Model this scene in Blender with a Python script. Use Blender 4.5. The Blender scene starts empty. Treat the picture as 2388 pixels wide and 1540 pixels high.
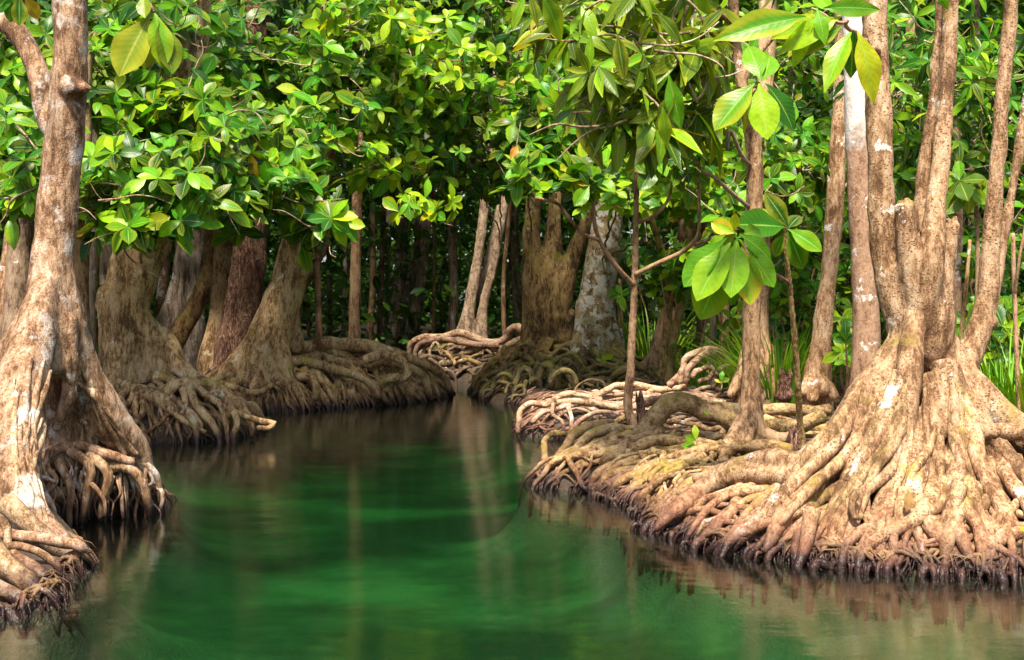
import bpy, math, random
import numpy as np
from mathutils import Vector, Matrix
from mathutils.bvhtree import BVHTree

R_ = np.random.RandomState(7)
random.seed(7)
sc = bpy.context.scene

# ------------------------------------------------------------------ camera, sky, sun, exposure
F, CX, HY, H = 2653.0, 1194.0, 720.0, 1.5        # survey of the photo: focal length, centre, horizon (px of a 2388 px wide frame), eye height in m
cam_d = bpy.data.cameras.new("camera")
cam = bpy.data.objects.new("camera", cam_d)
sc.collection.objects.link(cam)
cam.location = (0, 0, H)
cam.rotation_euler = (math.radians(90), 0, 0)
cam_d.sensor_width = 36
cam_d.lens = 36 * F / 2388
cam_d.shift_y = -50 / 2388
cam_d.clip_start = 0.05
cam_d.clip_end = 500
sc.camera = cam

SUN_EL, SUN_AZ = math.radians(61), math.radians(188)     # azimuth clockwise from +Y: behind the viewer
world = bpy.data.worlds.new("World")
sc.world = world
world.use_nodes = True
wn = world.node_tree.nodes
sky = wn.new("ShaderNodeTexSky")
sky.sky_type = 'NISHITA'
sky.sun_disc = False
sky.sun_elevation = SUN_EL
sky.sun_rotation = SUN_AZ
sky.air_density = 1.0
sky.dust_density = 3.0
sky.ozone_density = 0.6
world.node_tree.links.new(sky.outputs[0], wn["Background"].inputs[0])
wn["Background"].inputs[1].default_value = 0.115
sd = bpy.data.lights.new("sun", 'SUN')
sd.energy = 4.9
sd.angle = math.radians(8)
sd.color = (1.0, 0.92, 0.77)
sun = bpy.data.objects.new("sun", sd)
sc.collection.objects.link(sun)
sdir = Vector((math.sin(SUN_AZ) * math.cos(SUN_EL), math.cos(SUN_AZ) * math.cos(SUN_EL), math.sin(SUN_EL)))
sun.rotation_euler = (-sdir).to_track_quat('-Z', 'Y').to_euler()
sc.view_settings.view_transform = 'Standard'
sc.view_settings.look = 'None'
sc.view_settings.gamma = 1.0
sc.view_settings.exposure = 1.1
cy = sc.cycles
cy.max_bounces = 6
cy.adaptive_threshold = .02
cy.diffuse_bounces = 2
cy.glossy_bounces = 3
cy.transmission_bounces = 3
cy.transparent_max_bounces = 6
cy.use_denoising = True
cy.caustics_reflective = False
cy.caustics_refractive = False
cy.sample_clamp_indirect = 6

# ------------------------------------------------------------------ helpers
def P(px, py, d):
    return np.array([(px - CX) * d / F, d, H - (py - HY) * d / F])
def G(px, py, z=0.0):
    return P(px, py, F * (H - z) / (py - HY))

def vnoise(p, seed=0):
    p = np.asarray(p, float)
    i = np.floor(p).astype(np.int64)
    f = p - i
    u = f * f * (3 - 2 * f)
    def h(dx, dy, dz):
        n = (i[:, 0] + dx) * 374761393 + (i[:, 1] + dy) * 668265263 + (i[:, 2] + dz) * 1440662683 + seed * 144269
        n &= 0x7fffffff
        n = ((n ^ (n >> 13)) * 1274126177) & 0x7fffffff
        n = n ^ (n >> 16)
        return (n & 0xffff) / 32767.5 - 1
    x, y, z = u[:, 0], u[:, 1], u[:, 2]
    a = h(0, 0, 0) * (1 - x) + h(1, 0, 0) * x
    b = h(0, 1, 0) * (1 - x) + h(1, 1, 0) * x
    c = h(0, 0, 1) * (1 - x) + h(1, 0, 1) * x
    d = h(0, 1, 1) * (1 - x) + h(1, 1, 1) * x
    return (a * (1 - y) + b * y) * (1 - z) + (c * (1 - y) + d * y) * z
def fbm(p, octv=3, seed=0):
    p = np.asarray(p, float)
    s, a = 0, 1.0
    for o in range(octv):
        s = s + a * vnoise(p * 2 ** o, seed + o * 17)
        a *= .5
    return s

def mesh_from(name, V, quads=None, tris=None, uv=None, smooth=True):
    me = bpy.data.meshes.new(name)
    V = np.asarray(V, np.float32)
    quads = np.zeros((0, 4), np.int32) if quads is None or len(quads) == 0 else np.asarray(quads, np.int32)
    tris = np.zeros((0, 3), np.int32) if tris is None or len(tris) == 0 else np.asarray(tris, np.int32)
    me.vertices.add(len(V))
    me.vertices.foreach_set("co", V.ravel())
    loops = np.concatenate([quads.ravel(), tris.ravel()])
    me.loops.add(len(loops))
    me.loops.foreach_set("vertex_index", loops)
    npoly = len(quads) + len(tris)
    me.polygons.add(npoly)
    st = np.concatenate([np.arange(len(quads)) * 4, len(quads) * 4 + np.arange(len(tris)) * 3]).astype(np.int32)
    me.polygons.foreach_set("loop_start", st)
    me.polygons.foreach_set("use_smooth", np.full(npoly, smooth))
    if uv is not None:
        lay = me.uv_layers.new(name="UVMap")
        lay.data.foreach_set("uv", np.asarray(uv, np.float32)[loops].ravel())
    me.update(calc_edges=True)
    me.validate()
    return me

def link(name, me, mat=None, parent=None):
    o = bpy.data.objects.new(name, me)
    sc.collection.objects.link(o)
    if mat is not None and me is not None and not me.materials:
        me.materials.append(mat)
    if parent is not None:
        o.parent = parent
    return o
def thing(name, label, cat, base, group=None):
    o = bpy.data.objects.new(name, None)
    sc.collection.objects.link(o)
    o.empty_display_size = .2
    o.location = tuple(float(v) for v in base)
    o["label"] = label
    o["category"] = cat
    if group:
        o["group"] = group
    return o
def tag(o, label=None, cat=None, group=None, kind=None):
    if label: o["label"] = label
    if cat: o["category"] = cat
    if group: o["group"] = group
    if kind: o["kind"] = kind
    return o

def catmull(pts, n):
    pts = np.asarray(pts, float)
    if len(pts) == 2:
        t = np.linspace(0, 1, n)[:, None]
        return pts[0] * (1 - t) + pts[1] * t
    seg = np.linalg.norm(np.diff(pts[:, :3], axis=0), axis=1) + 1e-6
    cum = np.concatenate([[0], np.cumsum(seg)])
    sl = np.diff(pts, axis=0) / seg[:, None]
    m = np.empty_like(pts)
    m[0], m[-1] = sl[0], sl[-1]
    w = seg[:, None]
    m[1:-1] = (sl[:-1] * w[1:] + sl[1:] * w[:-1]) / (w[:-1] + w[1:])
    t = np.linspace(0, cum[-1], n)
    k = np.clip(np.searchsorted(cum, t, side='right') - 1, 0, len(seg) - 1)
    h = seg[k][:, None]
    u = ((t - cum[k]) / seg[k])[:, None]
    u2, u3 = u * u, u ** 3
    return (2 * u3 - 3 * u2 + 1) * pts[k] + (u3 - 2 * u2 + u) * h * m[k] + (-2 * u3 + 3 * u2) * pts[k + 1] + (u3 - u2) * h * m[k + 1]

def tube(pts, rad, seg=9, seed=0, lump=.10, wob=.0, step=None, flute=0, lfreq=9.):
    """closed swept tube; returns V, quads, tris"""
    pts = np.asarray(pts, float)
    rad = np.broadcast_to(np.asarray(rad, float), (len(pts),))
    L = np.linalg.norm(np.diff(pts, axis=0), axis=1).sum()
    st = step or max(rad.mean() * 1.1, .012)
    n = int(np.clip(L / st, 4, 90))
    c = catmull(np.hstack([pts, rad[:, None]]), n)
    C, r = c[:, :3], np.maximum(c[:, 3], .002)
    if wob:
        w = np.stack([vnoise(C * 4.0 / (wob * 10 + .3) + 31.7 * k, seed + k) for k in range(3)], 1)
        env = np.minimum(1, np.arange(n) / 4.)[:, None]
        C = C + w * wob * env
    T = np.gradient(C, axis=0)
    T /= np.linalg.norm(T, axis=1)[:, None] + 1e-9
    ref = np.array([0, 0, 1.]) if abs(T[0, 2]) < .9 else np.array([1., 0, 0])
    N = np.zeros_like(T)
    v = ref - T[0] * ref.dot(T[0])
    N[0] = v / np.linalg.norm(v)
    for i in range(1, n):
        v = N[i - 1] - T[i] * N[i - 1].dot(T[i])
        N[i] = v / (np.linalg.norm(v) + 1e-9)
    B = np.cross(T, N)
    a = np.linspace(0, 2 * np.pi, seg, endpoint=False)
    dirs = N[:, None] * np.cos(a)[None, :, None] + B[:, None] * np.sin(a)[None, :, None]
    V = C[:, None] + dirs * r[:, None, None]
    if lump:
        q = (V / (1.0)).reshape(-1, 3)
        sc_ = lfreq if lfreq else 9.
        nz = fbm(q * sc_ * (.08 / max(r.mean(), .01)) ** .5, 2, seed).reshape(n, seg)
        f = 1 + lump * nz
        if flute:
            ph = seed * 1.3
            f = f + flute * np.cos(a[None] * 3 + ph + C[:, 2:3] * 1.2) * .6 + flute * .5 * np.cos(a[None] * 5 + ph * 2)
        V = C[:, None] + dirs * (r[:, None] * f)[..., None]
    V = V.reshape(-1, 3)
    i = np.arange(n - 1)[:, None] * seg
    j = np.arange(seg)[None]
    jn = (j + 1) % seg
    Q = np.stack([i + j, i + jn, i + seg + jn, i + seg + j], -1).reshape(-1, 4)
    e0 = C[0] - T[0] * r[0] * .4
    e1 = C[-1] + T[-1] * r[-1] * .5
    V = np.vstack([V, e0, e1])
    k0, k1 = n * seg, n * seg + 1
    jj = np.arange(seg)
    T0 = np.stack([np.full(seg, k0), (jj + 1) % seg, jj], 1)
    T1 = np.stack([np.full(seg, k1), (n - 1) * seg + jj, (n - 1) * seg + (jj + 1) % seg], 1)
    return V, Q, np.vstack([T0, T1])

class MB:
    def __init__(s):
        s.V, s.Q, s.T, s.n = [], [], [], 0
    def add(s, V, Q, T=None):
        s.V.append(V)
        if len(Q): s.Q.append(np.asarray(Q) + s.n)
        if T is not None and len(T): s.T.append(np.asarray(T) + s.n)
        s.n += len(V)
    def mesh(s, name, base=(0, 0, 0), **k):
        return mesh_from(name, np.vstack(s.V) - np.asarray(base), np.vstack(s.Q) if s.Q else None, np.vstack(s.T) if s.T else None, **k)

# ------------------------------------------------------------------ materials
def nt(name):
    m = bpy.data.materials.new(name)
    m.use_nodes = True
    t = m.node_tree
    b = t.nodes["Principled BSDF"]
    return m, t, b
class NB:
    def __init__(s, t): s.t = t
    def n(s, typ, ins=None, **props):
        nd = s.t.nodes.new("ShaderNode" + typ)
        for k, v in props.items(): setattr(nd, k, v)
        for k, v in (ins or {}).items():
            if hasattr(v, "is_output") or isinstance(v, bpy.types.NodeSocket): s.t.links.new(v, nd.inputs[k])
            else: nd.inputs[k].default_value = v
        return nd
    def math(s, op, a, b=0.0, c=None, clamp=False):
        ins = {0: a, 1: b}
        if c is not None: ins[2] = c
        return s.n("Math", ins, operation=op, use_clamp=clamp).outputs[0]
    def mix(s, f, a, b, mode='MIX'):
        nd = s.t.nodes.new("ShaderNodeMix")
        nd.data_type = 'RGBA'; nd.blend_type = mode
        for idx, v in ((0, f), (6, a), (7, b)):
            if isinstance(v, bpy.types.NodeSocket): s.t.links.new(v, nd.inputs[idx])
            elif idx == 0: nd.inputs[0].default_value = v
            else: nd.inputs[idx].default_value = (*v, 1) if len(v) == 3 else v
        return nd.outputs[2]
    def ramp(s, f, stops, interp='LINEAR'):
        nd = s.n("ValToRGB", {0: f})
        cr = nd.color_ramp
        cr.interpolation = interp
        while len(cr.elements) < len(stops): cr.elements.new(.5)
        for e, (p, c) in zip(cr.elements, stops):
            e.position = p; e.color = (*c, 1) if len(c) == 3 else c
        return nd.outputs[0]
    def rng(s, v, a, b, c=0., d=1.):
        return s.n("MapRange", {0: v, 1: a, 2: b, 3: c, 4: d}).outputs[0]
    def noise(s, vec, scale, detail=3., rough=.55, dist=0.):
        return s.n("TexNoise", {"Vector": vec, "Scale": scale, "Detail": detail, "Roughness": rough, "Distortion": dist}).outputs[0]

def bark(name, dark, mid, light, lichen=.25, lichen_col=(.72, .70, .66), lichen_scale=5., spots=0., spot_col=(.16, .08, .05), spot_scale=38.,
         streak=.35, moss=0., moss_col=(.16, .15, .03), wet=True, red=.0, lichen_soft=.03, white_above=None, plates=0., rough=.85, bump=.6, bands=0., scale=1.):
    m, t, b = nt(name)
    N = NB(t)
    co = N.n("TexCoord").outputs["Object"]
    pos = N.n("NewGeometry").outputs["Position"]
    z = N.n("SeparateXYZ", {0: pos}).outputs[2]
    st = N.n("Mapping", {"Vector": co, "Scale": (1, 1, streak)}).outputs[0]
    n1 = N.noise(st, 9 * scale, 5, .62)
    n2 = N.noise(st, 34 * scale, 4, .6, .3)
    n3 = N.noise(co, 2.2 * scale, 3, .5)
    n4 = N.noise(st, 120 * scale, 2, .6)
    v = N.math('ADD', N.math('MULTIPLY', n1, .5), N.math('ADD', N.math('MULTIPLY', n2, .4), N.math('ADD', N.math('MULTIPLY', n3, .25), N.math('MULTIPLY', n4, .25))))
    col = N.ramp(v, [(.58, tuple(c * .55 for c in dark)), (.64, dark), (.71, mid), (.84, light)])
    hgt = N.math('ADD', N.math('MULTIPLY', n4, .22), N.math('ADD', N.math('MULTIPLY', n2, .6), N.math('MULTIPLY', n1, .7)))
    if bands:
        bz = N.n("Mapping", {"Vector": co, "Scale": (.25, .25, 1)}).outputs[0]
        nb = N.noise(bz, 26, 3, .6)
        col = N.mix(N.rng(nb, .55, .68, 0, bands), col, light)
    if plates:
        pv = N.n("Mapping", {"Vector": co, "Scale": (1, 1, .3)}).outputs[0]
        nzv = N.n("TexNoise", {"Vector": pv, "Scale": 9., "Detail": 3.}).outputs[1]
        pv2 = N.mix(.2, pv, nzv)
        vo = N.n("TexVoronoi", {"Vector": pv2, "Scale": 30.}, feature='DISTANCE_TO_EDGE').outputs["Distance"]
        crack = N.rng(vo, .0, .14)
        col = N.mix(N.math('MULTIPLY', N.math('SUBTRACT', 1., crack), plates), col, tuple(c * .35 for c in dark))
        hgt = N.math('ADD', hgt, N.math('MULTIPLY', crack, 1.2 * plates))
    if spots:
        dv = N.n("TexNoise", {"Vector": co, "Scale": 14., "Detail": 2.}).outputs[1]
        sv = N.mix(.045, co, dv)
        sv = N.n("Mapping", {"Vector": sv, "Scale": (1, 1, 1.15)}).outputs[0]
        vo = N.n("TexVoronoi", {"Vector": sv, "Scale": spot_scale, "Randomness": .9})
        dist = vo.outputs["Distance"]
        sm = N.rng(N.math('ADD', dist, N.math('MULTIPLY', N.math('SUBTRACT', n2, .5), .40)), .26, .38, 1., 0.)
        patch = N.rng(N.noise(co, 4.3, 4, .65), .38, .60)
        sm = N.math('MULTIPLY', sm, N.math('MULTIPLY', patch, spots))
        col = N.mix(sm, col, spot_col)
        hgt = N.math('ADD', hgt, N.math('MULTIPLY', sm, .5))
    if lichen:
        ln = N.noise(co, lichen_scale, 5, .58, .4)
        lf = N.noise(co, lichen_scale * 9, 4, .7)
        lm = N.math('ADD', ln, N.math('MULTIPLY', N.math('SUBTRACT', lf, .5), .28))
        th = .72 - .26 * lichen
        lm = N.rng(lm, th, th + lichen_soft)
        col = N.mix(N.math('MULTIPLY', lm, .82), col, lichen_col)
    if white_above:
        wn_ = N.math('ADD', z, N.math('MULTIPLY', N.math('SUBTRACT', N.noise(co, 3.5, 5, .6), .5), 1.6))
        col = N.mix(N.rng(wn_, white_above - .1, white_above + .25, 0., .72), col, N.mix(n2, (.62, .58, .54), (.80, .77, .73)))
    if moss:
        mn = N.noise(co, 3.1, 4, .6)
        nz = N.n("SeparateXYZ", {0: N.n("NewGeometry").outputs["Normal"]}).outputs[2]
        mm = N.math('ADD', mn, N.math('MULTIPLY', nz, .10))
        col = N.mix(N.rng(mm, .66 - .25 * moss, .80 - .25 * moss, 0, .8), col, moss_col)
    rnd = N.n("ObjectInfo").outputs["Random"]
    hs = N.n("HueSaturation", {"Hue": N.rng(rnd, 0, 1, .492, .510), "Saturation": 1.05, "Value": N.rng(N.math('FRACT', N.math('MULTIPLY', rnd, 7.7)), 0, 1, .72, 1.12), "Color": col})
    col = hs.outputs[0]
    rg = rough
    if red:
        wz = N.math('ADD', z, N.math('MULTIPLY', N.math('SUBTRACT', N.noise(pos, 5., 3), .5), -.35))
        rm = N.rng(wz, .06, .34, red, 0.)
        col = N.mix(rm, col, N.mix(n2, (.10, .030, .018), (.32, .12, .07)))
    if wet:
        wz = N.math('ADD', z, N.math('MULTIPLY', N.math('SUBTRACT', N.noise(pos, 7., 4), .5), -.26))
        wm = N.rng(wz, .04, .20, 1., 0.)
        col = N.mix(wm, col, N.mix(n2, (.010, .006, .006), (.045, .020, .016)))
        rg = N.rng(wm, 0, 1, rough, .28)
    t.links.new(col, b.inputs["Base Color"])
    if isinstance(rg, float): b.inputs["Roughness"].default_value = rg
    else: t.links.new(rg, b.inputs["Roughness"])
    b.inputs["Specular IOR Level"].default_value = .3
    bp = N.n("Bump", {"Height": hgt, "Strength": bump, "Distance": .032})
    t.links.new(bp.outputs[0], b.inputs["Normal"])
    return m

M = {}
M['bark_pink'] = bark('bark_pale_pinkish', (.17, .09, .045), (.36, .22, .125), (.62, .46, .33), lichen=.62, lichen_soft=.13, lichen_col=(.74, .68, .62), lichen_scale=6, spots=.5, spot_col=(.17, .09, .05), spot_scale=60, red=.25)
M['bark_olive'] = bark('bark_olive_brown', (.19, .105, .048), (.44, .285, .150), (.64, .47, .285), lichen=.28, lichen_col=(.64, .58, .42), lichen_scale=4, moss=.1, moss_col=(.34, .25, .04), red=.35)
M['bark_red'] = bark('bark_reddish_flaky', (.13, .06, .04), (.31, .165, .11), (.46, .27, .19), lichen=.12, plates=.6, streak=.2, bump=1., wet=False)
M['bark_grey'] = bark('bark_pale_grey', (.14, .095, .07), (.30, .22, .165), (.52, .44, .38), lichen=.35, streak=.15, wet=False)
M['bark_brown'] = bark('bark_warm_brown', (.17, .09, .045), (.37, .225, .13), (.52, .35, .22), lichen=.20, spots=.25, spot_scale=50, red=.1)
M['bark_brown2'] = bark('bark_greyish_brown_ringed', (.13, .08, .05), (.30, .205, .14), (.44, .33, .25), lichen=.15, streak=.5, bands=.35, wet=False)
M['bark_dark'] = bark('bark_dark_olive', (.08, .045, .02), (.26, .155, .07), (.42, .28, .14), lichen=.14, lichen_col=(.42, .38, .24), moss=.35, moss_col=(.20, .17, .03), red=.1, bump=.9)
M['bark_mottled'] = bark('bark_lichen_mottled', (.12, .08, .035), (.33, .24, .12), (.50, .41, .27), lichen=.86, lichen_col=(.66, .65, .61), lichen_scale=6., moss=.5, moss_col=(.22, .19, .045), streak=.8)
M['bark_mottled_root'] = bark('bark_lichen_mottled_root', (.055, .042, .028), (.17, .125, .06), (.33, .26, .12), lichen=.15, moss=.6, moss_col=(.27, .23, .06), streak=.8)
M['bark_spot'] = bark('bark_tan_spotted', (.21, .115, .055), (.39, .245, .135), (.60, .435, .285), lichen=.28, lichen_col=(.78, .73, .66), lichen_scale=4, spots=.85, spot_col=(.16, .080, .042), spot_scale=46, red=.85, moss=.12, moss_col=(.32, .24, .06))
M['bark_white'] = bark('bark_white_patched', (.25, .14, .085), (.34, .20, .13), (.44, .285, .195), lichen=.62, lichen_col=(.76, .72, .68), lichen_scale=2.2, streak=.5, wet=False)
M['bark_white_top'] = bark('bark_smooth_brown_white_top', (.24, .13, .08), (.34, .20, .13), (.44, .285, .195), lichen=.45, lichen_col=(.76, .72, .68), lichen_scale=2.6, streak=.5, wet=False, white_above=3.0)
M['bark_yellow'] = bark('bark_yellow_sapling', (.17, .095, .04), (.34, .215, .09), (.48, .35, .18), lichen=.2, bands=.5, wet=True)
M['bark_sapling'] = bark('bark_brown_sapling', (.20, .10, .055), (.40, .235, .14), (.52, .35, .22), lichen=.15, bands=.4, wet=False)
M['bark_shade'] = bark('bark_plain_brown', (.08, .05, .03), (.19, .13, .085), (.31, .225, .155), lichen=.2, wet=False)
M['root_pink'] = bark('root_pale_weathered', (.20, .105, .065), (.44, .28, .18), (.62, .46, .345), lichen=.2, streak=1., red=.75, spots=0)
M['root_tan'] = bark('root_tan', (.20, .115, .05), (.43, .28, .135), (.62, .45, .26), lichen=.2, streak=1., spots=.4, red=.6, moss=.3, moss_col=(.30, .22, .05))
M['twig'] = bark('twig_bark', (.20, .12, .07), (.38, .27, .18), (.52, .42, .32), lichen=0, wet=False, bump=.2)

def leaf_mat(name, stops, trans=.36, rough=.34, blotch=0., tcol=(1.25, 1.12, .35), vein=(.42, .55, .10), vamt=.07):
    m, t, b = nt(name)
    N = NB(t)
    r = N.math('FRACT', N.math('ADD', N.n("ObjectInfo").outputs["Random"], N.n("NewGeometry").outputs["Random Per Island"]))
    col = N.ramp(r, stops)
    uv = N.n("SeparateXYZ", {0: N.n("TexCoord").outputs["UV"]})
    u, v = uv.outputs[0], uv.outputs[1]
    au = N.math('ABSOLUTE', N.math('SUBTRACT', u, .5))
    lat = N.math('SINE', N.math('MULTIPLY', N.math('SUBTRACT', v, N.math('MULTIPLY', au, .38)), 68.))
    latc = N.rng(lat, .72, 1., 0., vamt)
    mid = N.rng(au, .012, .045, .55, 0.)
    vm = N.math('MAXIMUM', latc, mid)
    r2 = N.math('FRACT', N.math('MULTIPLY', r, 17.31))
    nz = N.noise(N.n("TexCoord").outputs["Object"], 9., 3)
    col = N.mix(N.rng(nz, .35, .7, 0., .35), col, (.04, .13, .012))
    sp = N.rng(N.noise(N.n("TexCoord").outputs["Object"], 34., 2, .7), .66, .72, 0., .7)
    col = N.mix(N.math('MULTIPLY', sp, N.rng(r2, .3, .8)), col, (.34, .27, .05))
    if blotch:
        edge = N.math('ADD', N.math('MULTIPLY', au, 1.6), N.math('ADD', N.math('MULTIPLY', v, .35), N.math('MULTIPLY', nz, .5)))
        em = N.math('MULTIPLY', N.rng(edge, .62, 1.0), N.rng(r2, .25, .9, 0., blotch))
        col = N.mix(em, col, (.62, .50, .02))
    col = N.mix(vm, col, vein)
    t.links.new(col, b.inputs["Base Color"])
    b.inputs["Roughness"].default_value = rough
    b.inputs["Specular IOR Level"].default_value = .24
    hb = N.math('ADD', N.math('MULTIPLY', lat, .25), N.math('MULTIPLY', nz, .6))
    bp = N.n("Bump", {"Height": hb, "Strength": .22, "Distance": .004})
    t.links.new(bp.outputs[0], b.inputs["Normal"])
    tr = N.n("BsdfTranslucent")
    tc = N.mix(1., col, tcol, 'MULTIPLY')
    t.links.new(tc, tr.inputs[0])
    mx = N.n("MixShader", {0: trans, 1: b.outputs[0], 2: tr.outputs[0]})
    t.links.new(mx.outputs[0], t.nodes["Material Output"].inputs[0])
    return m
M['leaf'] = leaf_mat('leaf_glossy_green', [(0, (.010, .06, .010)), (.35, (.018, .13, .006)), (.65, (.050, .26, .004)), (.87, (.16, .44, .004)), (.985, (.36, .55, .010)), (1, (.45, .25, .02))], blotch=.3)
M['leaf_bright'] = leaf_mat('leaf_yellow_green', [(0, (.025, .14, .008)), (.3, (.085, .31, .008)), (.65, (.21, .48, .008)), (.95, (.40, .62, .010)), (1, (.58, .50, .015))], trans=.42, blotch=.45, vamt=.10)
M['leaf_olive'] = leaf_mat('leaf_olive_drooping', [(0, (.03, .085, .010)), (.35, (.10, .19, .010)), (.6, (.22, .29, .010)), (.8, (.10, .36, .012)), (.95, (.24, .46, .012)), (1, (.42, .26, .02))], blotch=.35, vein=(.50, .48, .08))
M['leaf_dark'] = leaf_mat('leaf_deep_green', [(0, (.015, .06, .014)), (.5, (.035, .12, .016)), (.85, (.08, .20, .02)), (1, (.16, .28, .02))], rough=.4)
M['leaf_near'] = leaf_mat('leaf_broad_yellow_edged', [(0, (.10, .32, .010)), (.5, (.24, .50, .012)), (1, (.42, .60, .015))], trans=.42, blotch=1.6, rough=.36, vamt=.16)
M['leaf_dead'] = leaf_mat('leaf_fallen_brown', [(0, (.13, .06, .03)), (.6, (.28, .13, .06)), (1, (.45, .28, .08))], trans=.1, rough=.6, vein=(.3, .2, .1))
M['leaf_red'] = leaf_mat('leaf_young_red', [(0, (.42, .10, .03)), (1, (.60, .26, .04))], trans=.3, vein=(.6, .4, .1))
M['grass'] = leaf_mat('grass_blade', [(0, (.09, .26, .012)), (.6, (.20, .44, .016)), (1, (.40, .52, .03))], trans=.3, vein=(.2, .4, .03))

def bed_colour(N, pos):
    mp = N.n("Mapping", {"Vector": pos, "Scale": (.5, .85, 0.)}).outputs[0]
    n1 = N.noise(mp, .95, 4, .55)
    n2 = N.noise(pos, 7, 4, .6)
    v = N.math('ADD', n1, N.math('MULTIPLY', N.math('SUBTRACT', n2, .5), .16))
    return N.ramp(v, [(.40, (.022, .034, .022)), (.52, (.068, .086, .050)), (.66, (.16, .19, .105))])
def soil():
    m, t, b = nt('dark_mud_soil')
    N = NB(t)
    pos = N.n("NewGeometry").outputs["Position"]
    n1 = N.noise(pos, 6, 6, .65); n2 = N.noise(pos, 40, 4, .6)
    v = N.math('ADD', N.math('MULTIPLY', n1, .6), N.math('MULTIPLY', n2, .4))
    col = N.ramp(v, [(.36, (.020, .012, .008)), (.52, (.060, .036, .022)), (.68, (.15, .095, .055))])
    z = N.n("SeparateXYZ", {0: pos}).outputs[2]
    col = N.mix(N.rng(z, -.16, -.01, 1., 0.), col, (.030, .028, .014))  # submerged bank coloured dark to stand in for dark reflections along the banks
    col = N.mix(N.rng(z, -.46, -.15, 1., 0.), col, bed_colour(N, pos))
    t.links.new(col, b.inputs[0])
    b.inputs["Roughness"].default_value = .8
    bp = N.n("Bump", {"Height": v, "Strength": 1., "Distance": .05})
    t.links.new(bp.outputs[0], b.inputs["Normal"])
    return m
def water():
    m = bpy.data.materials.new('green_stream_water')
    m.use_nodes = True
    t = m.node_tree
    t.nodes.remove(t.nodes["Principled BSDF"])
    N = NB(t)
    pos = N.n("NewGeometry").outputs["Position"]
    mp = N.n("Mapping", {"Vector": pos, "Scale": (.9, 2.2, 1.)}).outputs[0]
    n1 = N.noise(mp, 1.6, 3, .5)
    n2 = N.noise(mp, 7.0, 2, .5)
    hgt = N.math('ADD', n1, N.math('MULTIPLY', n2, .12))
    bp = N.n("Bump", {"Height": hgt, "Strength": .08, "Distance": .06}).outputs[0]
    fr = N.n("Fresnel", {"IOR": 1.42, "Normal": bp}).outputs[0]
    tr = N.n("BsdfTransparent", {0: (.80, .93, .86, 1)})
    gl = N.n("BsdfGlossy", {"Color": (.95, .97, .95, 1), "Roughness": .125, "Normal": bp})
    mx = N.n("MixShader", {0: fr, 1: tr.outputs[0], 2: gl.outputs[0]})
    t.links.new(mx.outputs[0], t.nodes["Material Output"].inputs[0])
    ab = N.n("VolumeAbsorption", {0: (.32, .75, .50, 1), 1: 1.2})
    t.links.new(ab.outputs[0], t.nodes["Material Output"].inputs["Volume"])
    return m
M['soil'], M['water'] = soil(), water()

# ------------------------------------------------------------------ ground, stream bed, water
shoreL = [(-420, 1560), (-60, 1452), (60, 1440), (140, 1415), (165, 1365), (225, 1318), (205, 1285), (130, 1240), (150, 1212), (250, 1200), (385, 1186), (372, 1140), (330, 1060),
          (345, 1034), (430, 1032), (530, 1024), (630, 1000), (615, 984), (575, 975), (590, 966), (700, 960), (800, 950), (900, 944), (1000, 936), (1052, 918), (1060, 899)]
shoreR = [(1106, 899), (1104, 918), (1140, 938), (1200, 944), (1240, 960), (1210, 985), (1214, 1016), (1290, 1021), (1330, 1040), (1275, 1100), (1240, 1134), (1300, 1142), (1370, 1150),
          (1440, 1175), (1490, 1190), (1510, 1238), (1570, 1250), (1640, 1282), (1740, 1296), (1850, 1312), (1950, 1325), (2050, 1334), (2200, 1342), (2388, 1352), (2800, 1390)]
poly = np.array([[-9, -8]] + [list(G(*p)[:2]) for p in shoreL] + [list(G(*p)[:2]) for p in shoreR] + [[6, 2], [9, -8]])
A_, B_ = poly, np.roll(poly, -1, 0)
def shore_sd(xy):
    """distance to the waterline: positive on land"""
    xy = np.atleast_2d(xy)
    out = np.empty(len(xy))
    for s in range(0, len(xy), 20000):
        q = xy[s:s + 20000]
        pa = q[:, None] - A_[None]
        ba = (B_ - A_)[None]
        h = np.clip((pa * ba).sum(-1) / ((ba * ba).sum(-1) + 1e-9), 0, 1)
        d = np.sqrt(((pa - ba * h[..., None]) ** 2).sum(-1).min(1))
        cond = (A_[None, :, 1] > q[:, None, 1]) != (B_[None, :, 1] > q[:, None, 1])
        xin = q[:, None, 0] < (B_[None, :, 0] - A_[None, :, 0]) * (q[:, None, 1] - A_[None, :, 1]) / (B_[None, :, 1] - A_[None, :, 1] + 1e-12) + A_[None, :, 0]
        inside = ((cond & xin).sum(1) % 2) == 1
        out[s:s + 20000] = np.where(inside, -d, d)
    return out
def xy_at(px, d): return ((px - CX) * d / F, d)
mounds = [(*xy_at(100, 7.7), .30, .8), (*xy_at(250, 8.35), .18, .5), (*xy_at(300, 13.4), .36, .95), (*xy_at(450, 13.2), .20, .7), (*xy_at(610, 17.4), .24, .9), (*xy_at(740, 18.0), .26, .7), (*xy_at(860, 18.3), .24, .75), (*xy_at(960, 19.0), .14, .8),
          (*xy_at(1105, 24.2), .35, 1.2), (*xy_at(1265, 21.2), .35, 1.0), (*xy_at(1385, 20.2), .30, 1.0), (*xy_at(2150, 7.75), .42, .55), (*xy_at(1930, 7.6), .06, .5), (*xy_at(2400, 7.6), .22, .7), (*xy_at(1640, 15.), .12, 1.0), (*xy_at(1600, 10.4), .06, .7)]
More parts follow.
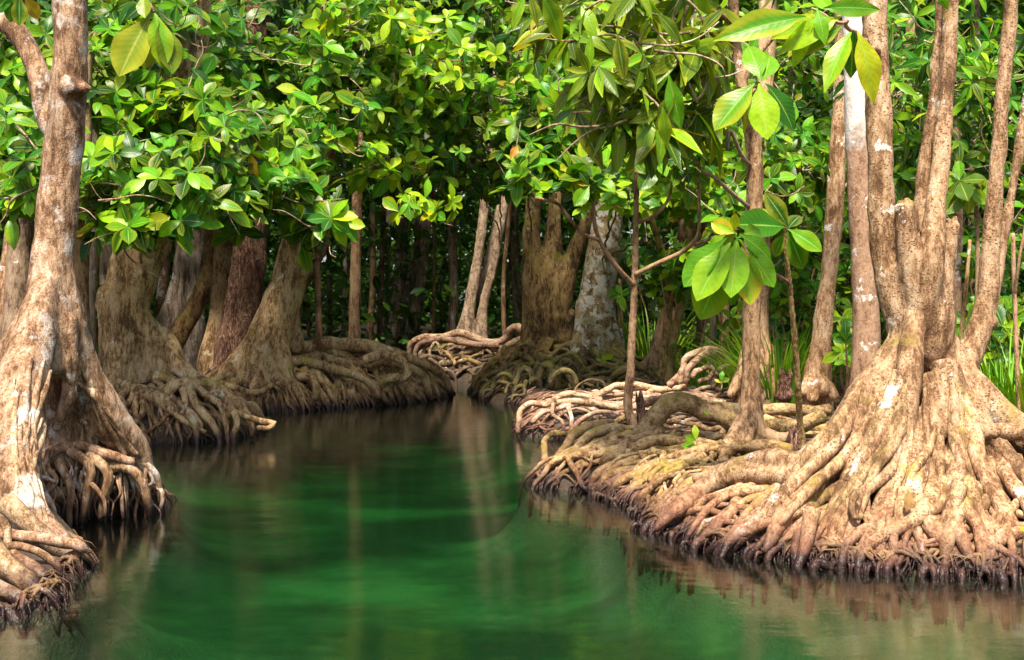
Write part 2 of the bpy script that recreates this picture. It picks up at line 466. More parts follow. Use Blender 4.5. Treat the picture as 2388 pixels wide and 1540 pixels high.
def ground_h(xy):
    xy = np.atleast_2d(np.asarray(xy, float))
    p3 = np.c_[xy, np.zeros(len(xy))]
    s = shore_sd(xy) + .05 * vnoise(p3 * 2.3, 3)
    hb = .26 + .05 * vnoise(p3 * .6, 5) + .03 * vnoise(p3 * 2.7, 9)
    land = hb * (1 - np.exp(-np.maximum(s, 0) / .16)) * np.where(xy[:, 0] < 0, 1 - .8 * np.clip((7.25 - xy[:, 1]) / .5, 0, 1), 1)
    for mx, my, mh, mr in mounds:
        land += mh * np.exp(-(((xy[:, 0] - mx) ** 2 + (xy[:, 1] - my) ** 2) / mr ** 2)) * (1 - np.exp(-np.maximum(s, 0) / .28))
    land += np.clip((xy[:, 1] - 26) * .012, 0, 1.2)
    wet = -(.55 + .05 * vnoise(p3 * .4, 21)) * (1 - np.exp(np.minimum(s, 0) / .2)) - .02
    return np.where(s > 0, land, wet)
def gz(x, y): return float(ground_h([[x, y]])[0])

def grid_mesh(xs, ys, zf, name):
    X, Y = np.meshgrid(xs, ys)
    xy = np.c_[X.ravel(), Y.ravel()]
    V = np.c_[xy, zf(xy)]
    nx, ny = len(xs), len(ys)
    i = np.arange(ny - 1)[:, None] * nx
    j = np.arange(nx - 1)[None]
    Q = np.stack([i + j, i + j + 1, i + nx + j + 1, i + nx + j], -1).reshape(-1, 4)
    return mesh_from(name, V, Q)
gx = np.concatenate([np.linspace(-90, -8, 26), np.arange(-7.9, 7.9, .1), np.linspace(8, 90, 26)])
gy = np.concatenate([np.linspace(-12, 4, 14), np.arange(4.1, 27.9, .1), np.linspace(28, 160, 40)])
g = link("ground", grid_mesh(gx, gy, ground_h, "ground"), M['soil'])
tag(g, "dark muddy soil of the stream banks and forest floor", None, kind="structure")
wv = np.array([(x, y, z) for z in (-2.6, 0) for y in (-9, 30) for x in (-9.5, 9.5)], float)
wm_ = mesh_from("water", wv, [(4, 5, 7, 6), (0, 2, 3, 1), (0, 1, 5, 4), (2, 6, 7, 3), (0, 4, 6, 2), (1, 3, 7, 5)], smooth=False)
tag(link("water", wm_, M['water']), "calm emerald green stream water between the roots", None, kind="structure")

# ------------------------------------------------------------------ trunks
def merged(tubes, base, voxel, seed=0, disp=.012, dfreq=7., stretch=.35, fine=.004, smooth=3, seg=14, flute=0.):
    """sweep all limbs, fuse them to one skin, roughen it"""
    mb = MB()
    for k, (pts, rad) in enumerate(tubes):
        mb.add(*tube(pts, rad, seg=seg, seed=seed + k, lump=.07, step=max(np.mean(rad) * .6, voxel), flute=flute))
    me = mb.mesh("fuse", (0, 0, 0))
    o = link("fuse_tmp", me)
    md = o.modifiers.new("r", 'REMESH'); md.mode = 'VOXEL'; md.voxel_size = voxel
    ms = o.modifiers.new("s", 'SMOOTH'); ms.iterations = smooth; ms.factor = .5
    dg = bpy.context.evaluated_depsgraph_get()
    ev = o.evaluated_get(dg)
    m2 = bpy.data.meshes.new_from_object(ev)
    bpy.data.objects.remove(o)
    n = len(m2.vertices)
    co = np.empty(n * 3, np.float32); m2.vertices.foreach_get("co", co); co = co.reshape(-1, 3).astype(float)
    no = np.empty(n * 3, np.float32); m2.vertex_normals.foreach_get("vector", no); no = no.reshape(-1, 3)
    q = co * [1, 1, stretch]
    rid = 1 - np.abs(vnoise(q * dfreq, seed + 3)) * 2
    off = disp * (.6 * fbm(q * dfreq * .6, 3, seed) + .4 * rid) + fine * fbm(q * dfreq * 6, 2, seed + 9)
    co = co + no * off[:, None] - np.asarray(base)
    m2.vertices.foreach_set("co", co.astype(np.float32).ravel())
    m2.polygons.foreach_set("use_smooth", np.ones(len(m2.polygons), bool))
    m2.update()
    m2.materials.clear()
    return m2

def px_tube(rows, dd=0.):
    """rows of (px, py, depth, radius in px) -> points, radii in metres"""
    pts = [P(a, b, c + dd) for a, b, c, r in rows]
    rad = [r * (c + dd) / F for a, b, c, r in rows]
    return np.array(pts), np.array(rad)

TREES = {}
def tree(key, name, label, base, cat="tree", group=None):
    b = np.array([base[0], base[1], gz(base[0], base[1])])
    o = thing(name, label, cat, b, group)
    TREES[key] = dict(o=o, b=b, nroot=0)
    return TREES[key]
def grounded(p, r):
    z = gz(p[-1][0], p[-1][1])
    if p[-1][2] > z - .05:
        p = np.vstack([p, [p[-1][0], p[-1][1], z - .15]])
        r = np.append(r, r[-1] * 1.12)
    return p, r
def trunk_fused(T, tubes, mat, voxel, **k):
    tt = [px_tube(r) for r in tubes]
    if T is not TREES.get('L1'): tt[0] = grounded(*tt[0])
    me = merged(tt, T['b'], voxel, **k)
    T['trunk'] = link("trunk", me, M[mat], T['o'])
    return T['trunk']
def trunk_simple(T, rows, mat, seed=0, name="trunk", seg=14, lump=.08, flute=.0, part=None, wob=0.):
    p, r = px_tube(rows)
    if name == "trunk": p, r = grounded(p, r)
    V, Q, Tr = tube(p, r, seg=seg, seed=seed, lump=lump, flute=flute, step=max(r.mean() * .7, .03), wob=wob)
    return link(name, mesh_from(name, V - T['b'], Q, Tr), M[mat], part or T['o'])

# ---- big pinkish tree at the near left bank
T = tree('L1', 'mangrove_tree', "large pinkish tree with pale lichen and split flared base at the left edge", xy_at(115, 7.75))
trunk_fused(T, [
    [(170, -420, 8.0, 36), (167, -100, 7.95, 37), (163, 100, 7.9, 38), (153, 300, 7.9, 43), (138, 420, 7.9, 45), (130, 560, 7.85, 46), (122, 680, 7.8, 52), (118, 770, 7.75, 58), (116, 860, 7.75, 60)],
    [(112, 650, 7.72, 32), (92, 740, 7.6, 44), (72, 830, 7.48, 52), (48, 930, 7.3, 60), (36, 1040, 7.1, 58), (40, 1140, 6.95, 52), (75, 1220, 6.85, 46), (135, 1275, 6.8, 40), (200, 1325, 6.78, 24)],
    [(145, 620, 7.82, 28), (160, 720, 7.84, 34), (176, 800, 7.9, 36), (195, 880, 8.0, 44), (232, 950, 8.1, 46), (275, 1005, 8.2, 42), (318, 1050, 8.3, 30), (340, 1100, 8.35, 16)],
    [(150, 780, 7.95, 52), (160, 900, 8.05, 56), (165, 1000, 8.1, 55), (150, 1080, 8.1, 50)],
    [(200, 920, 8.2, 50), (235, 1010, 8.3, 42), (260, 1070, 8.35, 30)],
    [(100, 700, 7.75, 32), (62, 780, 7.75, 38), (12, 850, 7.75, 44), (-60, 930, 7.7, 50), (-120, 1050, 7.6, 50)],
    [(160, 740, 7.72, 20), (166, 850, 7.74, 18), (158, 930, 7.78, 16), (130, 1000, 7.82, 12)],
    [(150, 330, 8.0, 30), (112, 270, 8.05, 27), (95, 190, 8.1, 24), (68, 120, 8.15, 23), (30, 65, 8.2, 23), (-60, 20, 8.3, 22)],
    [(165, 205, 7.88, 26), (195, 205, 7.8, 17), (207, 208, 7.78, 12)],
    [(165, 205, 7.8, 30), (166, 212, 7.72, 14)],
], 'bark_pink', .02, seed=11, disp=.022, dfreq=5.)

# ---- big spotted tree on the right bank
T = tree('RB', 'mangrove_tree', "large spotted tan tree with several stems, broken stubs and a wide root skirt", xy_at(2150, 7.6))
trunk_fused(T, [
    [(2150, 600, 7.62, 62), (2152, 680, 7.6, 72), (2150, 760, 7.6, 78), (2150, 840, 7.66, 70), (2150, 930, 7.8, 64), (2150, 1050, 7.8, 70)],
    [(2036, -420, 7.85, 27), (2040, 0, 7.75, 28), (2050, 250, 7.65, 28), (2056, 480, 7.6, 30), (2066, 610, 7.58, 33), (2088, 710, 7.55, 36), (2115, 800, 7.55, 40)],
    [(2108, 480, 7.45, 20), (2114, 560, 7.45, 25), (2124, 640, 7.45, 28), (2135, 730, 7.48, 34)],
    [(2212, -400, 7.9, 15), (2196, 30, 7.8, 17), (2172, 300, 7.72, 17), (2150, 480, 7.68, 18), (2140, 560, 7.66, 24)],
    [(2232, -400, 7.8, 17), (2216, 30, 7.7, 18), (2200, 300, 7.62, 19), (2184, 480, 7.5, 23), (2170, 600, 7.42, 31), (2156, 690, 7.42, 30), (2150, 760, 7.45, 30)],
    [(2221, 522, 7.6, 15), (2210, 580, 7.58, 20), (2196, 660, 7.58, 25), (2185, 750, 7.58, 30)],
    [(2378, -400, 7.8, 14), (2358, 0, 7.7, 15), (2336, 250, 7.65, 16), (2312, 550, 7.6, 18), (2302, 680, 7.6, 21), (2284, 765, 7.58, 27), (2255, 840, 7.55, 33), (2225, 900, 7.5, 45)],
    [(2425, 100, 7.8, 10), (2386, 300, 7.75, 11), (2350, 500, 7.72, 12), (2318, 680, 7.68, 13), (2285, 780, 7.62, 18)],
    [(2300, 755, 7.58, 18), (2322, 752, 7.55, 10)],
    [(2158, 960, 7.25, 20), (2146, 1030, 7.1, 22), (2126, 1090, 6.98, 24), (2128, 1150, 6.88, 24), (2112, 1230, 6.72, 20), (2098, 1305, 6.58, 13)],
    [(2105, 800, 7.46, 24), (2085, 880, 7.36, 26), (2058, 960, 7.24, 25), (2030, 1050, 7.1, 26), (2008, 1130, 6.98, 24), (1985, 1205, 6.84, 22), (1958, 1285, 6.68, 14)],
    [(2205, 850, 7.38, 34), (2228, 950, 7.25, 27), (2240, 1040, 7.1, 22), (2225, 1110, 6.98, 22), (2235, 1185, 6.82, 22), (2245, 1260, 6.68, 18), (2252, 1325, 6.55, 12)],
    [(1990, 970, 7.3, 36), (1930, 1050, 7.2, 30), (1880, 1115, 7.1, 26), (1840, 1180, 6.98, 24), (1805, 1245, 6.86, 17), (1782, 1290, 6.78, 10)],
    [(2116, 462, 7.44, 5), (2112, 485, 7.45, 10)], [(2098, 466, 7.46, 4), (2102, 490, 7.46, 9)], [(2126, 470, 7.44, 4), (2124, 500, 7.45, 9)], [(2136, 480, 7.46, 4), (2132, 540, 7.46, 10)],
    [(2228, 505, 7.6, 4), (2222, 530, 7.6, 9)], [(2212, 512, 7.58, 4), (2214, 535, 7.6, 9)],
    [(2118, 740, 7.56, 30), (2098, 815, 7.52, 42), (2050, 895, 7.42, 46), (1995, 975, 7.34, 46), (1945, 1060, 7.26, 46), (1885, 1135, 7.15, 42), (1800, 1195, 7.05, 34), (1735, 1238, 6.98, 20), (1695, 1275, 6.9, 11), (1680, 1310, 6.85, 6)],
    [(2135, 730, 7.45, 26), (2122, 830, 7.32, 30), (2116, 930, 7.2, 29), (2100, 1020, 7.1, 29), (2085, 1110, 7.02, 32), (2062, 1190, 6.88, 28), (2030, 1260, 6.72, 22)],
    [(2175, 880, 7.35, 30), (2180, 990, 7.2, 27), (2168, 1070, 7.08, 26), (2172, 1160, 6.9, 28), (2158, 1250, 6.7, 24), (2150, 1310, 6.58, 16)],
    [(2205, 800, 7.56, 30), (2235, 865, 7.5, 38), (2290, 925, 7.42, 38), (2352, 985, 7.35, 38), (2440, 1060, 7.25, 40), (2520, 1160, 7.1, 40)],
    [(2190, 985, 7.25, 27), (2270, 1003, 7.12, 23), (2340, 1006, 7.1, 21), (2440, 1012, 7.1, 22)],
    [(2235, 890, 7.4, 30), (2285, 975, 7.25, 27), (2330, 1070, 7.1, 30), (2390, 1150, 6.95, 32), (2460, 1240, 6.75, 30)],
    [(2275, 1000, 7.15, 24), (2268, 1080, 7.02, 28), (2300, 1140, 6.9, 30), (2345, 1215, 6.72, 28), (2380, 1310, 6.52, 24)],
    [(2035, 960, 7.3, 26), (2005, 1040, 7.18, 25), (1985, 1115, 7.05, 28), (1960, 1180, 6.92, 28), (1930, 1240, 6.8, 22)],
    [(1960, 1020, 7.3, 36), (1870, 1080, 7.35, 34), (1786, 1070, 7.5, 22), (1738, 1082, 7.6, 18), (1660, 1104, 7.75, 16), (1620, 1120, 7.8, 14)],
    [(1930, 1060, 7.25, 36), (1850, 1108, 7.3, 26), (1786, 1110, 7.4, 20), (1750, 1106, 7.5, 20), (1700, 1112, 7.6, 22), (1640, 1140, 7.65, 24), (1590, 1180, 7.5, 19), (1550, 1212, 7.42, 12), (1518, 1245, 7.35, 6), (1505, 1270, 7.3, 4)],
], 'bark_spot', .0155, seed=23, disp=.018, dfreq=6., smooth=2)

# ---- olive-brown buttressed tree, second on the left bank
T = tree('L2', 'mangrove_tree', "olive brown tree with plank buttresses above knotted stilt roots, second along the left bank", xy_at(310, 13.4))
trunk_fused(T, [
    [(470, -300, 13.9, 44), (420, 200, 13.7, 50), (375, 400, 13.5, 54), (345, 530, 13.5, 57), (312, 640, 13.5, 58), (290, 720, 13.45, 57), (288, 780, 13.4, 52)],
    [(262, 690, 13.4, 38), (240, 712, 13.4, 22), (228, 722, 13.4, 10)],
    [(300, 740, 13.45, 46), (345, 775, 13.45, 34), (385, 800, 13.45, 28), (415, 850, 13.4, 24), (450, 885, 13.35, 22), (510, 915, 13.3, 20), (560, 955, 13.2, 16), (590, 985, 13.1, 8)],
    [(340, 800, 13.5, 36), (375, 850, 13.5, 36), (390, 900, 13.5, 34)],
    [(275, 750, 13.4, 34), (250, 800, 13.35, 22), (258, 850, 13.3, 16), (235, 900, 13.3, 14), (215, 930, 13.3, 10)],
    [(315, 790, 13.3, 22), (290, 830, 13.2, 14), (272, 880, 13.12, 11), (258, 910, 13.1, 10)],
    [(310, 790, 13.5, 44), (320, 860, 13.5, 46), (320, 930, 13.5, 50)],
    [(250, 905, 13.1, 18), (300, 915, 13.0, 26), (350, 925, 12.95, 24), (400, 945, 12.9, 18), (440, 965, 12.85, 15), (470, 1000, 12.8, 10)],
    [(365, 925, 13.0, 16), (400, 905, 13.0, 16), (440, 893, 13.05, 16), (470, 905, 13.1, 15)],
], 'bark_olive', .032, seed=31, disp=.02, dfreq=5.)

# ---- leaning tree with the long root bank
T = tree('L3', 'mangrove_tree', "olive brown tree leaning right above the long root covered bank left of the channel", xy_at(620, 17.2))
trunk_fused(T, [
    [(830, -250, 17.8, 24), (780, 150, 17.5, 30), (742, 390, 17.4, 34), (700, 560, 17.3, 38), (668, 670, 17.3, 42), (640, 750, 17.2, 48), (618, 820, 17.1, 54), (605, 880, 17.0, 58)],
    [(615, 790, 17.15, 40), (565, 845, 17.0, 30), (520, 875, 16.9, 20), (480, 890, 16.9, 12)],
    [(620, 830, 17.0, 24), (600, 890, 16.8, 17), (575, 930, 16.7, 12), (568, 965, 16.65, 8)],
    [(635, 830, 17.0, 22), (640, 890, 16.8, 15), (642, 945, 16.7, 10)],
    [(650, 800, 17.1, 22), (668, 860, 16.95, 15), (680, 915, 16.8, 10)],
    [(684, 620, 17.55, 16), (680, 700, 17.6, 17), (682, 770, 17.6, 20), (692, 820, 17.6, 24)],
    [(640, 790, 17.4, 24), (690, 812, 17.7, 17), (740, 806, 17.9, 17), (800, 803, 18.0, 18), (870, 812, 18.1, 16), (930, 828, 18.3, 14), (990, 850, 18.6, 11), (1035, 880, 19.0, 7)],
], 'bark_olive', .04, seed=41, disp=.025, dfreq=4.5)

# ---- broad dark multi-stem tree and lichen-mottled tree in the middle
T = tree('C2', 'mangrove_tree', "broad dark olive tree forking into several stems, at the channel's far bend", xy_at(1265, 21.2))
trunk_fused(T, [
    [(1250, -200, 21.6, 14.8), (1246, 300, 21.4, 15.6), (1246, 450, 21.3, 17.2), (1240, 570, 21.2, 22.1), (1246, 660, 21.2, 31.3), (1252, 740, 21.2, 33.1), (1245, 820, 21.1, 40.5), (1240, 870, 21.0, 46.0)],
    [(1330, -100, 21.8, 12.3), (1300, 420, 21.4, 14.8), (1290, 540, 21.3, 18.0), (1288, 640, 21.2, 27.6), (1290, 740, 21.2, 27.6), (1290, 830, 21.1, 33.1)],
    [(1420, 350, 21.0, 13.1), (1375, 500, 21.1, 16.4), (1345, 580, 21.1, 18.9), (1315, 660, 21.1, 25.8), (1300, 740, 21.1, 31.3), (1310, 800, 21.0, 27.6)],
    [(1320, 760, 21.1, 20.2), (1335, 730, 21.0, 13.8)],
    [(1300, 740, 20.95, 18), (1312, 800, 20.9, 13.8), (1340, 860, 20.7, 11.0)],
    [(1240, 800, 21.0, 22.1), (1215, 860, 20.6, 13.8), (1190, 890, 20.4, 10.1), (1160, 925, 20.2, 7.4)],
    [(1262, 800, 20.9, 16.6), (1262, 860, 20.6, 12.9), (1240, 900, 20.4, 10.1)],
], 'bark_dark', .03, seed=51, disp=.04, dfreq=3.5)
T = tree('C3', 'mangrove_tree', "pale trunk blotched white and grey with lichen, beside the broad dark tree", xy_at(1385, 20.2))
trunk_fused(T, [
    [(1440, -200, 20.6, 30), (1428, 300, 20.4, 34), (1418, 500, 20.3, 37), (1402, 620, 20.2, 40), (1392, 720, 20.2, 44), (1388, 800, 20.1, 50), (1385, 870, 20.0, 56)],
    [(1365, 700, 20.1, 22), (1352, 790, 19.9, 20), (1335, 860, 19.7, 14), (1300, 900, 19.5, 9)],
    [(1390, 760, 20.0, 24), (1385, 850, 19.7, 15), (1372, 905, 19.5, 9)],
    [(1415, 760, 20.1, 24), (1438, 820, 19.9, 18), (1462, 870, 19.7, 13), (1490, 900, 19.6, 8)],
    [(1432, 770, 20.6, 20), (1448, 840, 20.6, 14)],
], 'bark_mottled', .042, seed=61, disp=.02, dfreq=4)

# ---- slender double trunk at the far end
T = tree('C1', 'mangrove_tree', "slender twin stemmed grey brown tree on arching stilt roots where the channel ends", xy_at(1105, 24.2))
trunk_fused(T, [
    [(1165, 100, 24.6, 8.9), (1137, 400, 24.4, 10.4), (1125, 520, 24.3, 11.1), (1110, 630, 24.2, 12.6), (1094, 720, 24.2, 15.5), (1082, 790, 24.1, 23.4), (1075, 840, 24.0, 27.0)],
    [(1215, 100, 24.4, 8.1), (1184, 430, 24.2, 9.6), (1165, 540, 24.1, 10.4), (1146, 640, 24.1, 11.1), (1126, 720, 24.1, 11.1), (1122, 790, 24.0, 16.2), (1130, 845, 24.0, 19.8)],
    [(1165, 480, 24.9, 8.1), (1145, 580, 24.8, 8.9), (1120, 700, 24.6, 11.8)],
], 'bark_brown2', .028, seed=71, disp=.02)

# ---- right bank trunks
T = tree('R1', 'mangrove_tree', "slim brown tree with a smooth flared foot, standing alone on the right bank roots", xy_at(1748, 9.5))
trunk_fused(T, [
    [(1690, -250, 9.2, 12), (1708, -20, 9.3, 13), (1716, 95, 9.4, 14), (1728, 190, 9.4, 15), (1750, 285, 9.45, 17), (1760, 400, 9.5, 19), (1755, 560, 9.5, 20), (1752, 800, 9.5, 20), (1750, 920, 9.5, 23), (1748, 985, 9.5, 32), (1746, 1030, 9.5, 40)],
    [(1750, 950, 9.45, 20), (1722, 1005, 9.35, 18), (1690, 1040, 9.2, 12)],
    [(1752, 960, 9.45, 20), (1782, 1012, 9.4, 17), (1830, 1022, 9.35, 13), (1850, 1010, 9.4, 9)],
    [(1746, 980, 9.4, 20), (1738, 1040, 9.2, 12)],
    [(1720, 120, 9.4, 11), (1700, 98, 9.4, 8), (1650, 88, 9.3, 7), (1590, 70, 9.2, 6)],
    [(1722, 110, 9.4, 9), (1700, 50, 9.3, 8), (1640, 20, 9.2, 6)],
    [(1728, 200, 9.4, 8), (1770, 130, 9.3, 6), (1830, 60, 9.2, 5)],
], 'bark_brown', .019, seed=81, disp=.012, dfreq=8)
T = tree('R20', 'mangrove_tree', "greyish brown trunk with a ridged flaring foot, half hidden behind the slim brown tree", xy_at(1768, 13.4))
trunk_fused(T, [
    [(1800, -200, 13.8, 19), (1785, 150, 13.6, 20), (1778, 400, 13.5, 22), (1774, 600, 13.4, 23), (1768, 760, 13.4, 25), (1762, 850, 13.4, 34), (1758, 920, 13.3, 46), (1756, 975, 13.3, 54)],
    [(1750, 820, 13.3, 20), (1728, 880, 13.2, 15), (1700, 925, 13.1, 9)],
    [(1782, 810, 13.4, 20), (1797, 880, 13.3, 13), (1810, 920, 13.2, 9)],
], 'bark_brown', .03, seed=91, disp=.025, dfreq=6)
T = tree('R2', 'mangrove_tree', "straight grey trunk blotched white with a knobbly foot, right of the yellow barked sapling", xy_at(1905, 12.6))
trunk_fused(T, [
    [(1968, -250, 12.9, 15), (1962, 150, 12.8, 17), (1952, 380, 12.7, 19), (1940, 560, 12.65, 20), (1926, 700, 12.6, 22), (1914, 810, 12.6, 26), (1906, 880, 12.6, 32), (1902, 940, 12.6, 40), (1900, 990, 12.6, 44)],
    [(1890, 890, 12.5, 20), (1872, 925, 12.4, 12)], [(1925, 900, 12.4, 18), (1948, 930, 12.3, 12)],
    [(1900, 900, 12.4, 18), (1893, 935, 12.2, 12)], [(1915, 885, 12.35, 14), (1922, 915, 12.2, 11)],
], 'bark_spot', .028, seed=101, disp=.02, dfreq=7)
T = tree('R3', 'mangrove_tree', "stout trunk, white above and smooth brown below, just behind the big spotted tree", xy_at(2015, 10.8))
trunk_simple(T, [(1985, -300, 11.0, 26), (1992, 0, 10.9, 27), (1997, 250, 10.8, 27), (2006, 480, 10.8, 28), (2016, 640, 10.8, 30), (2020, 800, 10.8, 32), (2015, 930, 10.8, 38), (2010, 1000, 10.8, 46)], 'bark_white_top', 5, seg=20, lump=.04)

# ---- left background trunks
T = tree('B4', 'mangrove_tree', "thick reddish trunk with flaky peeling bark behind the leaning tree", xy_at(560, 18.6))
trunk_fused(T, [
    [(600, -250, 19, 34), (590, 300, 18.8, 36), (583, 500, 18.7, 38), (577, 650, 18.6, 38), (563, 750, 18.6, 42), (545, 830, 18.5, 46)],
    [(550, 780, 18.5, 26), (515, 850, 18.3, 17), (480, 885, 18.2, 10)], [(590, 800, 18.6, 20), (610, 860, 18.5, 14)],
], 'bark_red', .045, seed=111, disp=.05, dfreq=6, fine=.01)
T = tree('B5', 'mangrove_tree', "slim dark trunk with lichen dots left of the flaky reddish one", xy_at(505, 19.4))
trunk_simple(T, [(525, -200, 19.6, 17), (518, 470, 19.5, 19), (516, 650, 19.4, 21), (508, 760, 19.4, 25), (495, 850, 19.3, 36)], 'bark_olive', 3, flute=.1)
T = tree('B6', 'mangrove_tree', "dark curved trunk sweeping down to the left onto the bank", xy_at(420, 19.8))
trunk_simple(T, [(520, -100, 20, 12), (500, 480, 20, 14), (490, 580, 19.9, 16), (478, 660, 19.8, 19), (445, 730, 19.7, 22), (412, 785, 19.6, 25), (390, 840, 19.5, 26)], 'bark_dark', 4, flute=.1)
T = tree('B7', 'mangrove_tree', "pale grey trunk with thin white plank buttress behind the second left bank tree", xy_at(440, 21.4))
trunk_fused(T, [
    [(470, -250, 21.8, 24), (460, 300, 21.6, 26), (455, 500, 21.5, 28), (448, 650, 21.4, 30), (442, 760, 21.4, 34), (440, 830, 21.4, 40)],
    [(440, 420, 21.4, 13), (424, 560, 21.3, 13), (412, 650, 21.2, 14), (388, 725, 21.1, 14), (355, 780, 21, 10)],
    [(425, 600, 21.1, 7), (418, 700, 21.0, 7), (408, 800, 20.9, 6)],
    [(430, 640, 21.3, 20), (415, 740, 21.2, 26), (400, 800, 21.2, 26)],
], 'bark_grey', .045, seed=121, disp=.03)
T = tree('B8', 'mangrove_tree', "thin bluish white trunk beside the plank buttressed grey trunk", xy_at(375, 22.4))
trunk_simple(T, [(420, 200, 22.6, 9), (402, 460, 22.5, 10), (390, 580, 22.5, 11), (378, 680, 22.4, 12), (372, 790, 22.4, 16)], 'bark_white', 6)
bgl = [('B9', "lichen dotted brown trunk just left of the second bank tree", [(262, -200, 18.4, 14), (256, 300, 18.3, 16), (252, 550, 18.2, 17), (250, 840, 18.2, 22)], 'bark_grey'),
       ('B10', "short stretch of plain brown trunk touching the second bank tree's upper left side", [(318, 100, 20.2, 18), (302, 420, 20, 20), (292, 640, 19.8, 22), (285, 860, 19.8, 26)], 'bark_brown'),
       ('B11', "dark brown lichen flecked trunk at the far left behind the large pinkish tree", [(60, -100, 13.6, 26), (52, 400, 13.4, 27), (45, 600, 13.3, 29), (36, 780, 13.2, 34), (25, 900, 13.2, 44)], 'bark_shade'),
       ('B11b', "slanting brown trunk cut by the picture's left edge", [(45, 300, 14.2, 16), (28, 560, 14.0, 18), (8, 700, 13.9, 22), (-14, 840, 13.8, 26)], 'bark_brown'),
       ('B12', "warm brown shaded trunk just right of the large pinkish tree", [(200, 100, 12.4, 15), (194, 450, 12.3, 17), (188, 650, 12.2, 18), (190, 900, 12.2, 23)], 'bark_brown'),
       ('B13', "thin grey pole trunk between the large pinkish tree and the second bank tree", [(222, 200, 15.2, 8), (216, 560, 15, 9), (212, 880, 15, 11)], 'bark_grey')]
for k, lab, rows, mt in bgl:
    T = tree(k, 'mangrove_tree', lab, xy_at(rows[-1][0], rows[-1][2]))
    trunk_simple(T, rows, mt, len(k) * 7 + rows[0][0], flute=.06)
T = tree('M12', 'mangrove_tree', "slim straight brown tree standing alone in the middle before the dark forest", xy_at(826, 19.6))
trunk_simple(T, [(842, -200, 19.8, 10), (838, 250, 19.7, 11), (832, 500, 19.6, 12), (828, 680, 19.6, 13), (826, 780, 19.6, 15), (826, 850, 19.6, 18)], 'bark_brown', 9, lump=.12)
T = tree('R16', 'mangrove_tree', "leaning brown trunk behind the thin forked sapling on the right bank", xy_at(1520, 17.6))
trunk_fused(T, [[(1700, 100, 19.2, 16), (1640, 380, 19.0, 18), (1605, 520, 18.9, 19), (1578, 640, 18.8, 20), (1556, 740, 18.8, 21), (1535, 830, 18.7, 24), (1520, 880, 18.6, 28)],
                [(1540, 800, 18.7, 17), (1515, 845, 18.6, 14), (1480, 865, 18.5, 10), (1450, 880, 18.4, 8)]], 'bark_brown', .04, seed=131, disp=.02)
T = tree('R17', 'mangrove_tree', "pair of knobbly pale yellow stems growing from one foot behind the forked sapling", xy_at(1548, 17.5))
trunk_fused(T, [[(1480, 250, 18.0, 5), (1505, 460, 17.8, 6), (1535, 560, 17.6, 8), (1562, 650, 17.6, 9), (1556, 760, 17.5, 10), (1542, 890, 17.4, 13)],
                [(1620, 560, 18.0, 7), (1592, 700, 17.6, 9), (1570, 800, 17.5, 10), (1556, 895, 17.4, 13)]], 'bark_yellow', .022, seed=141, disp=.012, dfreq=10)
# saplings
T = tree('S18', 'sapling', "thin forked brown sapling with wide arms rising from the right bank's edge", xy_at(1470, 11.6), 'sapling')
trunk_fused(T, [[(1488, 180, 11.5, 5), (1485, 370, 11.5, 6), (1482, 560, 11.55, 7), (1478, 700, 11.6, 8), (1470, 870, 11.6, 10), (1466, 960, 11.6, 11), (1480, 1000, 11.5, 12)]], 'bark_sapling', .013, seed=151, disp=.006, dfreq=12)
for nm, rows in (("branch", [(1478, 665, 11.58, 6.5), (1440, 625, 11.4, 6), (1405, 575, 11.3, 5.5), (1388, 530, 11.2, 5), (1383, 455, 11.1, 4)]),
                 ("branch", [(1398, 560, 11.25, 5), (1360, 545, 11.1, 4.5), (1325, 505, 11.0, 4.5), (1308, 482, 11.0, 4), (1250, 462, 10.8, 4)]),
                 ("branch", [(1482, 640, 11.55, 6.5), (1540, 612, 11.4, 6), (1595, 585, 11.3, 5.5), (1622, 560, 11.2, 5), (1630, 470, 11.1, 4.5), (1628, 380, 11.0, 4)]),
                 ("branch", [(1485, 520, 11.55, 5), (1530, 500, 11.4, 4.5), (1556, 470, 11.4, 4), (1570, 410, 11.4, 3.5)]),
                 ("branch", [(1618, 572, 11.2, 4.5), (1680, 548, 11.1, 4), (1740, 530, 11.0, 3)])):
    trunk_simple(T, rows, 'bark_sapling', 3, nm, seg=7)
T = tree('S21', 'sapling', "slender yellow barked sapling carrying a drooping cluster of broad yellow edged leaves", xy_at(1866, 9.4), 'sapling')
trunk_fused(T, [[(1832, 500, 8.9, 5), (1834, 600, 9.0, 6), (1842, 670, 9.1, 6.5), (1852, 780, 9.2, 7), (1860, 880, 9.3, 8), (1868, 1010, 9.4, 9), (1872, 1040, 9.4, 10)]], 'bark_yellow', .010, seed=161, disp=.004, dfreq=14)
trunk_simple(T, [(1840, 660, 9.1, 5), (1800, 636, 8.7, 4.5), (1750, 620, 8.3, 4), (1715, 600, 8.0, 4)], 'bark_sapling', 2, "branch", seg=7)
T = tree('S25', 'sapling', "thin crooked whitish stem behind the big spotted tree, right of its main stems", xy_at(2230, 14.), 'sapling')
trunk_simple(T, [(2190, -60, 14.2, 7), (2218, 230, 14.1, 8), (2234, 340, 14, 9), (2236, 500, 14, 10), (2230, 690, 14, 11), (2228, 900, 14, 12)], 'bark_white', 8, seg=9, lump=.15)
